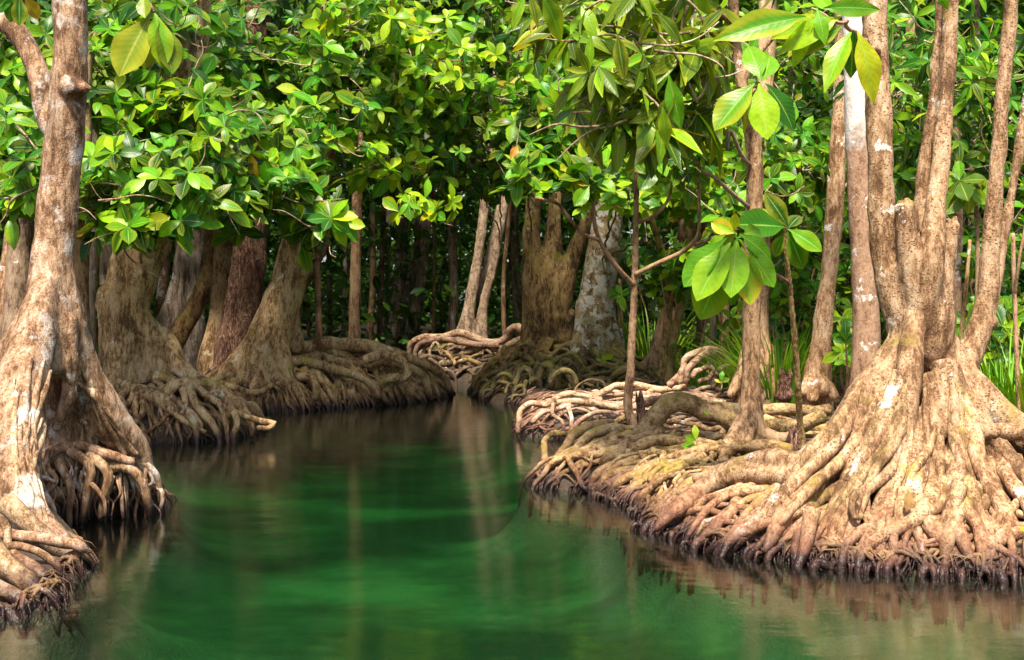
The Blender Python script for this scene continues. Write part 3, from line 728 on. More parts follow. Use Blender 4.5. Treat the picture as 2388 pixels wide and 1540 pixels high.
sap = [('S26', "thin brown sapling stem under the pair of dark oval leaves at right", [(2276, 470, 10.2, 5), (2280, 600, 10.2, 5.5), (2276, 760, 10.2, 6), (2270, 980, 10.2, 7)], 'bark_sapling'),
       ('S27', "forked brown sapling stem at the picture's right edge", [(2362, 545, 8.6, 4.5), (2366, 700, 8.6, 5.5), (2372, 850, 8.6, 6), (2378, 1010, 8.6, 7)], 'bark_sapling'),
       ('S28', "thin leaning yellow stem behind the big spotted tree's right stem", [(2262, 560, 10.6, 4), (2252, 680, 10.6, 5), (2240, 800, 10.6, 6), (2232, 960, 10.6, 7)], 'bark_yellow'),
       ('S29', "tall thin grey stem behind the forked sapling's right arm", [(1700, 250, 16, 5), (1690, 480, 16, 5.5), (1668, 700, 16, 6), (1660, 900, 16, 7)], 'bark_grey')]
for k, lab, rows, mt in sap:
    T = tree(k, 'sapling', lab, xy_at(rows[-1][0], rows[-1][2]), 'sapling')
    trunk_simple(T, rows, mt, len(k) + rows[0][0], seg=8, lump=.12)
trunk_simple(TREES['S27'], [(2366, 690, 8.6, 4), (2378, 600, 8.5, 3.5), (2392, 520, 8.5, 3)], 'bark_sapling', 3, "branch", seg=7)

# ---- deep forest poles
T = tree('D0', 'mangrove_tree', "clump of three dim trunks with spreading feet deep in the dark forest gap", xy_at(945, 33))
trunk_fused(T, [[(945, 200, 33.5, 14), (936, 570, 33, 15), (930, 700, 33, 17), (925, 790, 33, 24)], [(985, 300, 33, 10), (968, 600, 32.8, 11), (950, 700, 32.6, 12), (915, 790, 32.4, 12)],
                [(1010, 300, 32.4, 10), (992, 560, 32.2, 12), (978, 690, 32, 14), (955, 800, 32, 16)]], 'bark_grey', .07, seed=171, disp=.03)
T = tree('D1', 'mangrove_tree', "dark forked trunk slanting right in the shade beside the leaning bank tree", xy_at(690, 27))
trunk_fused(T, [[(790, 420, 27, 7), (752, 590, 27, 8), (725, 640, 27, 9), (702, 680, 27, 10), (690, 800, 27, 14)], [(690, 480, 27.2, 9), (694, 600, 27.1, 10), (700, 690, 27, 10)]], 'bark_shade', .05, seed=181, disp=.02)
rs = np.random.RandomState(5)
ORD = ["leftmost", "second", "third", "fourth", "fifth", "sixth", "seventh", "eighth", "ninth"]
gaps = [("in the dark gap right of the leaning bank tree", [722, 742, 768, 800], (26, 40)),
        ("in the gap left of the twin stems", [862, 884, 902, 1018, 1034, 1052], (27, 42)),
        ("in the shade left of the broad dark tree", [1166, 1186, 1204], (26, 34)),
        ("in the shade right of the lichen blotched trunk", [1452, 1470, 1500, 1524], (22, 34)),
        ("in undergrowth right of the leaning brown trunk", [1628, 1652, 1690, 1722], (19, 30)),
        ("in the undergrowth left of the grey blotched trunk", [1800, 1822, 1862], (17, 24)),
        ("in the bushes behind the spotted tree", [2104, 2122, 2262], (16, 20)),
        ("in the gap right of the large pinkish tree", [206, 232], (19, 24))]
gi = 0
for where, pxs, dr in gaps:
    for k, px in enumerate(pxs):
        gi += 1
        d = rs.uniform(*dr)
        r = rs.choice([4, 5, 7, 9, 11]) * 24 / d
        x0, y0 = xy_at(px, d)
        hue = gi % 3
        size = "hair thin" if r < 4 else ("thin" if r < 7 else "slim")
        T = tree('P%d' % gi, 'forest_pole', "%s %s trunk, %s %s" % (size, ["dark", "grey", "brown"][hue], ORD[k] if k == 0 else ORD[k] + " from left", where), (x0, y0), 'tree', "slim background trunks")
        zb = T['b'][2]
        n = 7
        zz = np.linspace(zb - .15, zb + 11, n)
        lean = rs.normal(0, .025, 2)
        pts = np.c_[x0 + lean[0] * (zz - zb) + rs.normal(0, .05, n), y0 + lean[1] * (zz - zb) + rs.normal(0, .05, n), zz]
        rr = r * d / F * np.linspace(1.25, .7, n)
        V, Q, Tr = tube(pts, rr, seg=8, seed=gi, lump=.1, step=.35)
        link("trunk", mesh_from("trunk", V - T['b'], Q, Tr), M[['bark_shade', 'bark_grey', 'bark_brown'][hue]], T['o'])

# ------------------------------------------------------------------ roots
def add_root(T, pts, rad, mat, seed, seg=9, wob=0., lump=.12):
    V, Q, Tr = tube(pts, rad, seg=seg, seed=seed, lump=lump, wob=wob)
    link("root", mesh_from("root", V - T['b'], Q, Tr), M[mat], T['o'])
    T['nroot'] += 1
def px_roots(T, rows, mat, seed=0):
    """rows: (list of (px,py), depth start, depth end, radius px start, radius px end)"""
    for k, (pp, d0, d1, r0, r1) in enumerate(rows):
        n = len(pp)
        t = np.linspace(0, 1, n)
        d = d0 + (d1 - d0) * t
        pts = [P(a, b, dd) for (a, b), dd in zip(pp, d)]
        add_root(T, pts, (r0 + (r1 - r0) * t) * d / F, mat, seed + k, wob=.012)
def apron(T, center, n, th0, th1, r_start, rr, zs, mat, seed, wander=.35, maxlen=3., fork=.6, pull=.12, lift=.0, zdec=.25):
    rs = np.random.RandomState(seed)
    cx, cy = center
    jobs = []
    for i in range(n):
        th = math.radians(th0 + (th1 - th0) * (i + rs.uniform(.1, .9)) / n)
        jobs.append((np.array([cx, cy]) + r_start * rs.uniform(.6, 1.15) * np.array([math.cos(th), math.sin(th)]), th, rs.uniform(*rr), 0., True, zs * rs.uniform(.5, 1.1)))
    while jobs:
        p, th, r0, dist0, canfork, z0 = jobs.pop()
        step = .06 + r0 * .6
        hd = th + rs.normal(0, .25)
        pts, L = [p.copy()], 0
        forked = False
        mx = maxlen * rs.uniform(.7, 1.1) - dist0
        while L < mx:
            hd += rs.normal(0, wander) * (step / .1) ** .5 + (th - hd) * pull
            p = p + step * np.array([math.cos(hd), math.sin(hd)])
            L += step
            pts.append(p.copy())
            s = shore_sd([p])[0]
            if s < -.01: break
            if canfork and not forked and L > .35 * min(mx, 1.2) and rs.rand() < fork * step * 2.2:
                forked = True
                jobs.append((p.copy(), hd + rs.choice([-1, 1]) * rs.uniform(.3, .7), r0 * rs.uniform(.55, .75), dist0 + L, True, 0.))
        pts = np.array(pts)
        if len(pts) < 3: continue
        z = ground_h(pts)
        z = np.maximum(z, -.05)
        t = np.linspace(0, 1, len(pts))
        rad = r0 * (1 - .55 * t)
        dd = np.concatenate([[0], np.cumsum(np.linalg.norm(np.diff(pts, axis=0), axis=1))])
        zz = z + rad * rs.uniform(.4, 1.3) + z0 * np.exp(-dd / zdec) + lift * np.abs(np.sin(dd * rs.uniform(2, 4) + rs.uniform(0, 6))) * rs.uniform(.2, 1)
        if shore_sd([pts[-1]])[0] < .02:
            dv = (pts[-1] - pts[-2]) / (np.linalg.norm(pts[-1] - pts[-2]) + 1e-9)
            pts = np.vstack([pts, pts[-1] + dv * .035, pts[-1] + dv * .05])
            zz = np.concatenate([zz, [zz[-1] * .3 - .06, -.25]])
            zz[-3] = max(zz[-3], .04)
            rad = np.concatenate([rad, [rad[-1] * .85, rad[-1] * .7]])
        else:
            zz[-1] = z[-1] - .03
        add_root(T, np.c_[pts, zz], rad, mat, int(rs.randint(1e6)), seg=9, lump=.16)
def rootlets(T, sec, n, mat, seed, rad=(.006, .014), reach=(.10, .28), zmax=1.):
    n = int(n * .8)
    """fine hanging rootlets along a stretch of the waterline (px points)"""
    rs = np.random.RandomState(seed)
    w = np.array([G(*p)[:2] for p in sec])
    seg = np.linalg.norm(np.diff(w, axis=0), axis=1)
    cum = np.concatenate([[0], np.cumsum(seg)])
    mb = MB()
    for i in range(n):
        t = rs.uniform(0, cum[-1])
        k = min(np.searchsorted(cum, t, side='right') - 1, len(seg) - 1)
        p = w[k] + (w[k + 1] - w[k]) * (t - cum[k]) / seg[k]
        e = .05
        g_ = np.array([shore_sd([p + [e, 0]])[0] - shore_sd([p - [e, 0]])[0], shore_sd([p + [0, e]])[0] - shore_sd([p - [0, e]])[0]])
        g_ = g_ / (np.linalg.norm(g_) + 1e-6)
        tn = np.array([-g_[1], g_[0]])
        a = p + g_ * rs.uniform(*reach) + tn * rs.normal(0, .12)
        b = p + g_ * rs.uniform(.0, .05) + tn * rs.normal(0, .03)
        c = p - g_ * rs.uniform(.0, .06) + tn * rs.normal(0, .07)
        r = rad[0] * .6 + (rad[1] * 1.25 - rad[0] * .6) * rs.rand() ** 2.2
        za = min(gz(*a), zmax) + r
        pts = np.array([[*a, za], [*(a * .45 + b * .55), max(gz(*(a * .45 + b * .55)), .1) * .95 + r * 1.5], [*b, rs.uniform(.03, .09)], [*c, -.12]])
        mb.add(*tube(pts, [r, r, r * .9, r * .6], seg=6, seed=i, lump=.15, step=.05))
    o = link("rootlets", mb.mesh("rootlets", T['b']), M[mat], T['o'])
    o["kind"] = "stuff"

def tangle(T, n, pxr, dr, rr, mat, seed, lift=.1, length=(.8, 2.2), bias=0.):
    rs = np.random.RandomState(seed)
    for i in range(n):
        d = rs.uniform(*dr)
        p = np.array(xy_at(rs.uniform(*pxr), d))
        if shore_sd([p])[0] < .03: continue
        hd = rs.normal(bias, .6) + (math.pi if rs.rand() < .5 else 0)
        L, mxl = 0, rs.uniform(*length)
        pts = [p]
        while L < mxl:
            hd += rs.normal(0, .38)
            p = p + .08 * np.array([math.cos(hd), math.sin(hd)])
            L += .08
            pts.append(p)
            if shore_sd([p])[0] < 0: break
        pts = np.array(pts)
        if len(pts) < 5: continue
        r0 = rs.uniform(*rr)
        t = np.linspace(0, 1, len(pts))
        rad = r0 * (1 - .45 * t)
        z = np.maximum(ground_h(pts), 0) + rad * .6 + lift * rs.uniform(.1, 1) * np.abs(np.sin(t * math.pi * rs.uniform(1, 2.5)))
        if shore_sd([pts[-1]])[0] < 0:
            pts = np.vstack([pts, pts[-1] + (pts[-1] - pts[-2]) * .3]); z = np.append(z, -.2); rad = np.append(rad, rad[-1] * .8)
        else:
            z[-1] -= .05 + rad[-1]
        z[0] -= .04 + rad[0]
        add_root(T, np.c_[pts, z], rad, mat, int(rs.randint(1e6)), seg=8, lump=.15)
L1, RB, L2, L3, C1, C2, C3, R1, R20, R2, S18 = [TREES[k] for k in ('L1', 'RB', 'L2', 'L3', 'C1', 'C2', 'C3', 'R1', 'R20', 'R2', 'S18')]
def skin_roots(T, rows, mat, seed, sink=.35, wig=14.):
    """rows: (list of (px, py), radius px start, radius px end): roots that run over the trunk's own surface"""
    me = T['trunk'].data
    n = len(me.vertices)
    co = np.empty(n * 3, np.float32); me.vertices.foreach_get("co", co)
    bv = BVHTree.FromPolygons([tuple(v) for v in (co.reshape(-1, 3) + T['b'])], [tuple(p.vertices) for p in me.polygons])
    rs = np.random.RandomState(seed)
    o = Vector((0, 0, H))
    for k, (pp, r0, r1) in enumerate(rows):
        q = catmull(np.c_[np.array(pp, float), np.zeros(len(pp))], 16)[:, :2]
        t = np.linspace(0, 1, 16)
        ph = rs.uniform(0, 6.28, 2)
        q[:, 0] += wig * (np.sin(t * rs.uniform(5, 9) + ph[0]) * .7 + np.sin(t * rs.uniform(11, 17) + ph[1]) * .3) * np.minimum(1, t * 3)
        ds = []
        for (x, y) in q:
            v = Vector(P(x, y, 1.) - np.array([0, 0, H]))
            h = bv.ray_cast(o, v.normalized(), 30)
            dg = None
            if y > HY + 20:
                lo = np.linspace(5.2, 9.5, 60)
                pts = np.array([P(x, y, d_) for d_ in lo])
                under = pts[:, 2] < np.maximum(ground_h(pts[:, :2]), 0)
                if under.any(): dg = lo[np.argmax(under)]
            c_ = [d_ for d_ in ((h[0].y if h[0] is not None else None), dg) if d_ is not None]
            ds.append(min(c_) if c_ else (ds[-1] if ds else 7.4))
        ds = np.array(ds)
        ds = np.convolve(np.r_[ds[0], ds[0], ds, ds[-1], ds[-1]], np.ones(5) / 5, 'valid')
        r = (r0 + (r1 - r0) * t ** 1.3) * (1 + .18 * np.sin(t * 9 + ph[1]))
        r = r * np.minimum(1, .45 + t * 3)
        rm = r * ds / F
        sk = np.maximum(sink, 1.05 - t * 4)
        pts = np.array([P(x, y, d_ - (1 - k_ * 2) * w_) for (x, y), d_, w_, k_ in zip(q, ds, rm, sk)])
        if pts[-1][2] < .25:
            pts = np.vstack([pts, pts[-1] + [0, -.02, -.2]]); rm = np.append(rm, rm[-1] * .7)
        add_root(T, pts, rm, mat, seed + k, seg=10, lump=.16)
rs = np.random.RandomState(61)
rows = []
for i in range(30):
    u = (i + rs.uniform(.1, .9)) / 30
    x1 = 1640 + u * 790
    y1 = np.interp(x1, [1640, 1850, 2050, 2388], [1282, 1312, 1334, 1350]) - 6
    x0 = 2010 + u * 270 + rs.normal(0, 16)
    y0 = rs.uniform(860, 1080)
    tm = rs.uniform(.35, .6)
    xm = x0 + (x1 - x0) * tm ** 1.3 + rs.normal(0, 14)
    r0 = rs.uniform(9, 19)
    rows.append(([(x0, y0), (x0 + (xm - x0) * .4, y0 + (y1 - y0) * tm * .55), (xm, y0 + (y1 - y0) * tm), (x0 + (x1 - x0) * .85, y0 + (y1 - y0) * .84), (x1, y1 + 8)], r0, r0 * .55))
    if rs.rand() < .6:
        xa, ya = xm, y0 + (y1 - y0) * tm
        x2 = x1 + rs.choice([-1, 1]) * rs.uniform(25, 60)
        rows.append(([(xa, ya), ((xa + x2) / 2 + rs.normal(0, 12), (ya + y1) / 2), (x2, y1 + 4)], r0 * .8, r0 * .4))
skin_roots(RB, rows, 'bark_spot', 620)
rows = []
for i in range(12):
    x0, y0 = rs.uniform(5, 120), rs.uniform(830, 980)
    x1 = x0 * .9 + rs.uniform(-20, 60)
    rows.append(([(x0, y0), (x0 * .6 + 10, y0 + 130), (x1 * .7 + 10, 1130), (x1, rs.uniform(1180, 1260))], rs.uniform(5, 11), 4))
for i in range(10):
    x0, y0 = rs.uniform(150, 205), rs.uniform(800, 900)
    x1 = rs.uniform(120, 335)
    rows.append(([(x0, y0), (x0 + (x1 - x0) * .35, 930), (x0 + (x1 - x0) * .75, 1010), (x1, 1060)], rs.uniform(5, 11), 5))
skin_roots(L1, rows, 'bark_pink', 660, sink=.5, wig=7)
# near-left tree
px_roots(L1, [
    ([(78, 1095), (110, 1060), (150, 1040), (190, 1038), (235, 1052), (280, 1070), (310, 1078)], 7.85, 8.15, 15, 11),
    ([(160, 1050), (190, 1068), (210, 1095), (205, 1140), (195, 1190), (190, 1225)], 7.95, 7.95, 13, 8),
    ([(200, 1065), (232, 1078), (252, 1108), (246, 1150), (238, 1190), (235, 1215)], 8.0, 8.0, 14, 7),
    ([(240, 1088), (285, 1086), (318, 1106), (338, 1140), (348, 1180), (350, 1210)], 8.1, 8.25, 15, 8),
    ([(290, 1075), (335, 1080), (362, 1100), (372, 1140), (378, 1185), (380, 1210)], 8.25, 8.45, 10, 6),
    ([(130, 1075), (155, 1110), (165, 1150), (160, 1200), (165, 1235)], 7.85, 7.8, 11, 7),
    ([(265, 1080), (290, 1120), (296, 1160), (300, 1215)], 8.2, 8.2, 8, 5),
    ([(262, 1110), (256, 1150), (250, 1210)], 8.1, 8.1, 6, 4), ([(272, 1110), (282, 1150), (286, 1210)], 8.15, 8.1, 6, 4),
    ([(88, 1100), (95, 1140), (118, 1180), (130, 1240)], 7.6, 7.5, 11, 8),
    ([(85, 1115), (108, 1118), (128, 1130)], 7.4, 7.35, 9, 5),
    ([(320, 1085), (332, 1120), (338, 1160), (352, 1195), (360, 1215)], 8.35, 8.4, 7, 5),
    ([(-60, 1238), (0, 1245), (80, 1254), (150, 1266), (185, 1268), (200, 1284)], 6.35, 6.45, 15, 12),
    ([(185, 1268), (178, 1300), (182, 1330), (180, 1370)], 6.45, 6.4, 10, 7),
    ([(0, 1285), (45, 1270), (85, 1282), (115, 1305), (135, 1325), (138, 1365), (150, 1400)], 6.2, 6.15, 11, 7),
    ([(-40, 1250), (0, 1310), (50, 1345), (95, 1385), (140, 1412), (165, 1440)], 6.0, 5.85, 30, 18),
    ([(20, 1300), (75, 1330), (115, 1360), (140, 1395), (165, 1430)], 6.15, 6.0, 22, 13),
    ([(-60, 1340), (0, 1380), (50, 1405), (90, 1430), (105, 1470)], 5.75, 5.65, 26, 16),
    ([(-60, 1400), (-10, 1420), (30, 1440), (50, 1480)], 5.6, 5.5, 22, 14),
    ([(-20, 1200), (10, 1220), (20, 1260), (22, 1300)], 6.4, 6.3, 12, 9),
    ([(10, 1170), (70, 1225), (150, 1290), (200, 1325), (225, 1345)], 6.7, 6.6, 26, 14),
], 'bark_pink', 300)
rs = np.random.RandomState(77)
for i in range(44):
    x0, y0 = rs.uniform(85, 355), rs.uniform(1045, 1120)
    x1, y1 = x0 + rs.normal(8, 16), rs.uniform(1185, 1225)
    d_ = 7.75 + (x0 - 85) / 270 * .6 + rs.uniform(-.05, .12)
    r_ = 2.5 + 6 * rs.rand() ** 2
    xm = (x0 + x1) / 2 + rs.normal(0, 12)
    px_roots(L1, [([(x0, y0), (x0 + rs.normal(0, 8), y0 * .7 + y1 * .3), (xm, (y0 + y1) / 2), (x1, y1 - 25), (x1 + rs.normal(0, 6), y1 + 15)], d_, d_ + rs.uniform(-.1, .05), r_, r_ * .6)], 'bark_pink', 900 + i)
apron(L1, xy_at(190, 8.1), 26, -110, 50, .22, (.014, .036), .14, 'bark_pink', 301, maxlen=1.4, lift=.10, fork=1.4, wander=.5)
apron(L1, xy_at(240, 8.4), 18, -100, 50, .12, (.012, .028), .10, 'bark_pink', 304, maxlen=1.2, lift=.10, fork=1.4, wander=.55)
rootlets(L1, [(130, 1240), (150, 1212), (250, 1200), (385, 1186), (372, 1140)], 130, 'root_tan', 302, rad=(.005, .012))
rootlets(L1, [(-60, 1452), (60, 1440), (140, 1415), (165, 1365), (225, 1318), (205, 1285)], 90, 'root_tan', 303, rad=(.005, .012), reach=(.06, .18))
# big right tree
apron(RB, xy_at(2150, 7.55), 26, 178, 320, .42, (.026, .075), .20, 'bark_spot', 311, wander=.33, maxlen=2.6, fork=1.0, pull=.08, lift=.05, zdec=.28)
apron(RB, xy_at(1930, 7.55), 13, 180, 300, .30, (.022, .060), .10, 'bark_spot', 312, wander=.38, maxlen=1.6, fork=1.0, lift=.05)
apron(RB, xy_at(2330, 7.3), 11, 200, 320, .35, (.026, .065), .16, 'bark_spot', 313, wander=.34, maxlen=1.6, fork=1.0, lift=.05)
px_roots(RB, [
    ([(1895, 1190), (1885, 1230), (1878, 1270), (1865, 1310), (1862, 1335)], 6.78, 6.6, 22, 10),
    ([(2000, 1150), (1985, 1175), (1998, 1210), (2010, 1205)], 6.75, 6.7, 9, 8),
    ([(2240, 1130), (2215, 1190), (2205, 1250), (2215, 1300), (2220, 1345)], 6.7, 6.45, 20, 10),
    ([(2250, 1120), (2280, 1190), (2300, 1250), (2330, 1300), (2345, 1350)], 6.75, 6.45, 20, 10),
    ([(2110, 1140), (2100, 1200), (2108, 1260), (2095, 1300), (2085, 1340)], 6.75, 6.5, 17, 9),
], 'bark_spot', 320)
rootlets(RB, [(1490, 1190), (1510, 1238), (1570, 1250), (1640, 1282), (1740, 1296), (1850, 1312)], 220, 'root_tan', 321, rad=(.005, .013))
rootlets(RB, [(1850, 1312), (1950, 1325), (2050, 1334), (2200, 1342), (2388, 1352)], 170, 'root_tan', 322, rad=(.006, .014), reach=(.05, .2))
# slim brown tree's roots and the near right tangle
px_roots(R1, [
    ([(1476, 1040), (1500, 1010), (1525, 980), (1546, 953), (1569, 938), (1598, 937), (1623, 950), (1642, 961), (1674, 964), (1700, 982), (1722, 1002)], 9.9, 9.7, 25, 23),
    ([(1640, 956), (1674, 952), (1770, 960), (1818, 952), (1880, 958), (1935, 955)], 10.3, 10.0, 16, 13),
    ([(1780, 985), (1815, 996), (1850, 998), (1885, 985), (1920, 972)], 9.8, 9.5, 20, 18),
    ([(1478, 1075), (1485, 1045), (1508, 1031), (1578, 1029), (1642, 1035), (1694, 1042), (1720, 1030)], 9.25, 9.3, 12, 14),
    ([(1690, 1072), (1706, 1050), (1754, 1040), (1800, 1040), (1840, 1050)], 8.7, 8.6, 13, 17),
    ([(1500, 1125), (1530, 1105), (1562, 1092), (1610, 1059), (1649, 1047), (1690, 1062)], 8.7, 9.0, 12, 16),
    ([(1271, 1072), (1269, 1045), (1280, 1018), (1338, 1008), (1373, 992), (1425, 985)], 9.9, 10.9, 8, 7),
    ([(1300, 1135), (1303, 1081), (1316, 1049), (1338, 1017), (1370, 998), (1420, 990)], 9.6, 10.6, 11, 11),
    ([(1330, 1150), (1332, 1094), (1338, 1062), (1364, 1024), (1400, 1005), (1450, 998)], 9.5, 10.4, 11, 12),
    ([(1345, 1155), (1340, 1095), (1373, 1046), (1418, 1024), (1450, 1012)], 9.45, 10.1, 11, 12),
    ([(1360, 1095), (1372, 1075), (1388, 1058), (1404, 1046)], 9.55, 9.75, 24, 29),
    ([(1430, 1018), (1432, 1045), (1445, 1058), (1460, 1040), (1472, 1022)], 9.8, 9.8, 12, 13),
    ([(1405, 1085), (1430, 1062), (1450, 1070), (1462, 1085)], 9.4, 9.3, 14, 12),
    ([(1375, 1150), (1390, 1110), (1430, 1085), (1490, 1078), (1560, 1070)], 9.2, 9.3, 10, 12),
    ([(1395, 1155), (1410, 1120), (1450, 1098), (1510, 1090), (1580, 1060)], 9.1, 9.1, 11, 12),
    ([(1425, 1165), (1440, 1130), (1480, 1110), (1530, 1100)], 8.9, 8.8, 10, 11),
    ([(1455, 1180), (1470, 1145), (1505, 1125), (1550, 1110), (1600, 1085)], 8.7, 8.7, 10, 13),
    ([(1480, 1190), (1495, 1160), (1530, 1140), (1575, 1120)], 8.5, 8.4, 10, 13),
], 'root_tan', 330)
apron(R1, xy_at(1600, 10.0), 15, 170, 275, .35, (.016, .050), .06, 'root_tan', 331, wander=.45, maxlen=1.9, fork=1., lift=.09)
apron(R1, xy_at(1700, 9.2), 14, 160, 290, .25, (.016, .046), .06, 'root_tan', 332, wander=.45, maxlen=1.6, fork=1., lift=.09)
rootlets(R1, [(1330, 1040), (1275, 1100), (1240, 1134), (1300, 1142), (1370, 1150)], 120, 'root_pink', 333, rad=(.006, .014))
rootlets(R1, [(1370, 1150), (1440, 1175), (1490, 1190)], 150, 'root_pink', 334, rad=(.007, .016), reach=(.1, .4))
# pale tangle further back
px_roots(R20, [
    ([(1208, 1012), (1209, 985), (1213, 960), (1236, 941), (1274, 945), (1303, 925), (1348, 921), (1400, 935)], 13.2, 13.6, 6.5, 8),
    ([(1330, 920), (1370, 930), (1420, 945), (1470, 940), (1540, 925)], 13.6, 13.9, 9, 9),
    ([(1300, 940), (1345, 935), (1380, 940), (1440, 950), (1500, 948)], 13.1, 13.3, 8, 9),
    ([(1290, 940), (1288, 965), (1310, 985), (1316, 1015)], 13.0, 12.9, 6, 4),
    ([(1240, 985), (1260, 965), (1300, 955), (1330, 945)], 12.9, 13.1, 6, 7), ([(1325, 950), (1333, 975), (1328, 1015)], 13.0, 12.8, 6, 4),
    ([(1400, 918), (1440, 900), (1480, 898), (1530, 908), (1600, 905)], 14.6, 14.8, 8, 8),
    ([(1500, 940), (1540, 932), (1580, 926), (1630, 928), (1660, 938)], 12.9, 12.7, 12, 9),
    ([(1560, 900), (1590, 872), (1600, 838), (1618, 826), (1658, 815), (1690, 828), (1712, 845)], 14.6, 14.4, 9, 9),
    ([(1600, 895), (1606, 860), (1625, 842), (1650, 822), (1680, 826), (1706, 848)], 14.3, 14.2, 8, 9),
    ([(1585, 895), (1590, 865), (1600, 850)], 14.4, 14.4, 7, 7), ([(1664, 905), (1670, 880), (1680, 860), (1700, 850)], 14.1, 14.1, 6, 6),
    ([(1615, 880), (1622, 866), (1640, 862), (1655, 854), (1664, 862), (1655, 880), (1630, 890)], 14.2, 14.2, 7, 6),
    ([(1820, 890), (1860, 868), (1900, 845), (1960, 815)], 14.5, 15.0, 11, 9), ([(1960, 820), (1985, 805), (2020, 798)], 15, 15.2, 12, 10),
    ([(1690, 945), (1640, 935), (1600, 938), (1550, 940), (1510, 938)], 13.0, 13.1, 11, 7),
], 'root_pink', 340)
tangle(R20, 60, (1230, 1720), (12.2, 15.2), (.018, .038), 'root_pink', 341, lift=.14)
tangle(R1, 20, (1420, 1900), (9.4, 12.2), (.02, .045), 'root_tan', 342, lift=.10)
rootlets(R20, [(1200, 944), (1240, 960), (1210, 985), (1214, 1016), (1290, 1021), (1330, 1040)], 150, 'root_pink', 343, rad=(.007, .016), reach=(.1, .4))
tangle(R2, 26, (1780, 2060), (10.5, 15), (.02, .05), 'root_tan', 344, lift=.1)
# second and third left trees
px_roots(L2, [
    ([(440, 898), (448, 925), (470, 960), (498, 990), (512, 1025), (515, 1050)], 12.9, 12.75, 11, 8),
    ([(460, 905), (500, 935), (540, 955), (580, 975), (620, 985), (638, 990), (630, 998), (600, 998)], 12.95, 12.8, 9, 6),
    ([(425, 905), (430, 925), (428, 960), (425, 980)], 12.85, 12.8, 8, 6),
    ([(400, 925), (418, 940), (425, 958), (418, 980)], 12.8, 12.75, 8, 6),
    ([(395, 950), (420, 975), (455, 995), (480, 1008)], 12.75, 12.7, 9, 5),
    ([(440, 965), (455, 990), (460, 1030), (462, 1050)], 12.7, 12.65, 9, 6),
    ([(350, 945), (352, 970), (345, 1010), (342, 1045)], 12.85, 12.8, 8, 5),
    ([(330, 935), (362, 985), (378, 1020), (382, 1045)], 12.8, 12.75, 8, 5),
    ([(545, 960), (552, 985), (545, 1015), (545, 1040)], 12.75, 12.7, 8, 7),
    ([(510, 940), (522, 970), (530, 1000), (534, 1040)], 12.8, 12.7, 7, 5),
    ([(480, 915), (530, 925), (565, 965), (585, 990), (590, 1020)], 13.1, 13.0, 10, 6),
    ([(520, 930), (535, 945), (540, 960), (530, 970)], 12.95, 12.9, 13, 10),
], 'bark_olive', 350)
apron(L2, xy_at(320, 13.2), 20, -130, 20, .35, (.025, .05), .06, 'bark_olive', 351, maxlen=2.0, lift=.10, fork=1.)
apron(L2, xy_at(480, 13.1), 14, -120, 30, .15, (.02, .04), .06, 'bark_olive', 352, maxlen=1.0, lift=.10, fork=1.)
rootlets(L2, [(345, 1034), (430, 1032), (530, 1024), (630, 1000), (615, 984)], 130, 'root_tan', 353, rad=(.008, .018), reach=(.1, .35))
px_roots(L3, [
    ([(660, 850), (700, 842), (740, 850), (790, 865), (840, 880), (880, 910), (905, 945)], 17.3, 17.5, 13, 8),
    ([(690, 840), (740, 832), (800, 845), (850, 850), (900, 845), (950, 855), (990, 880), (1000, 920), (1005, 945)], 17.6, 18.4, 11, 8),
    ([(850, 840), (900, 828), (940, 845), (950, 875), (920, 890), (890, 900), (880, 940)], 17.6, 17.6, 12, 8),
    ([(930, 880), (900, 885), (885, 900), (882, 930)], 17.5, 17.4, 11, 7),
    ([(690, 880), (715, 880), (735, 895), (735, 925), (715, 940)], 17.0, 16.9, 11, 8),
    ([(960, 840), (1000, 850), (1030, 870), (1045, 900), (1052, 930)], 18.6, 19.2, 11, 6),
], 'bark_olive', 360)
apron(L3, xy_at(620, 17.2), 16, -140, -20, .30, (.04, .085), .15, 'bark_olive', 361, maxlen=1.4, fork=1., lift=.04)
apron(L3, xy_at(740, 18.2), 18, -110, 0, .15, (.035, .095), .10, 'bark_olive', 362, maxlen=2.2, fork=1.1, lift=.06, wander=.4)
apron(L3, xy_at(870, 18.5), 16, -120, 20, .15, (.035, .095), .10, 'bark_olive', 363, maxlen=2.0, fork=1.1, lift=.06, wander=.4)
apron(L3, xy_at(970, 19.2), 12, -130, 40, .15, (.035, .095), .10, 'bark_olive', 364, maxlen=1.6, fork=1.1, lift=.06, wander=.4)
rootlets(L3, [(575, 975), (590, 966), (700, 960), (800, 950), (900, 944), (1000, 936), (1052, 918)], 260, 'root_tan', 365, rad=(.008, .022), reach=(.1, .4))
# middle trees
apron(C2, xy_at(1250, 21.0), 22, 165, 320, .45, (.05, .09), .15, 'bark_dark', 371, maxlen=2.4, fork=1., lift=.12, wander=.45)
apron(C3, xy_at(1385, 20.0), 24, 180, 340, .40, (.05, .09), .12, 'bark_mottled_root', 372, maxlen=2.4, fork=1., lift=.16, wander=.45)
px_roots(C3, [
    ([(1290, 925), (1275, 890), (1285, 868), (1300, 870), (1320, 900), (1330, 930)], 19.0, 19.0, 11, 9),
    ([(1330, 890), (1350, 868), (1372, 862), (1400, 880), (1420, 905)], 19.2, 19.3, 10, 9),
    ([(1300, 880), (1320, 870), (1350, 876), (1372, 895)], 19.0, 19.1, 9, 8),
    ([(1355, 905), (1365, 880), (1378, 868)], 18.9, 19.1, 11, 9),
    ([(1250, 940), (1290, 925), (1340, 915), (1400, 920)], 18.7, 18.8, 13, 10),
], 'bark_mottled_root', 375)
tangle(C3, 46, (1120, 1480), (17.4, 19.9), (.035, .075), 'bark_mottled_root', 376, lift=.35, length=(.6, 1.6))
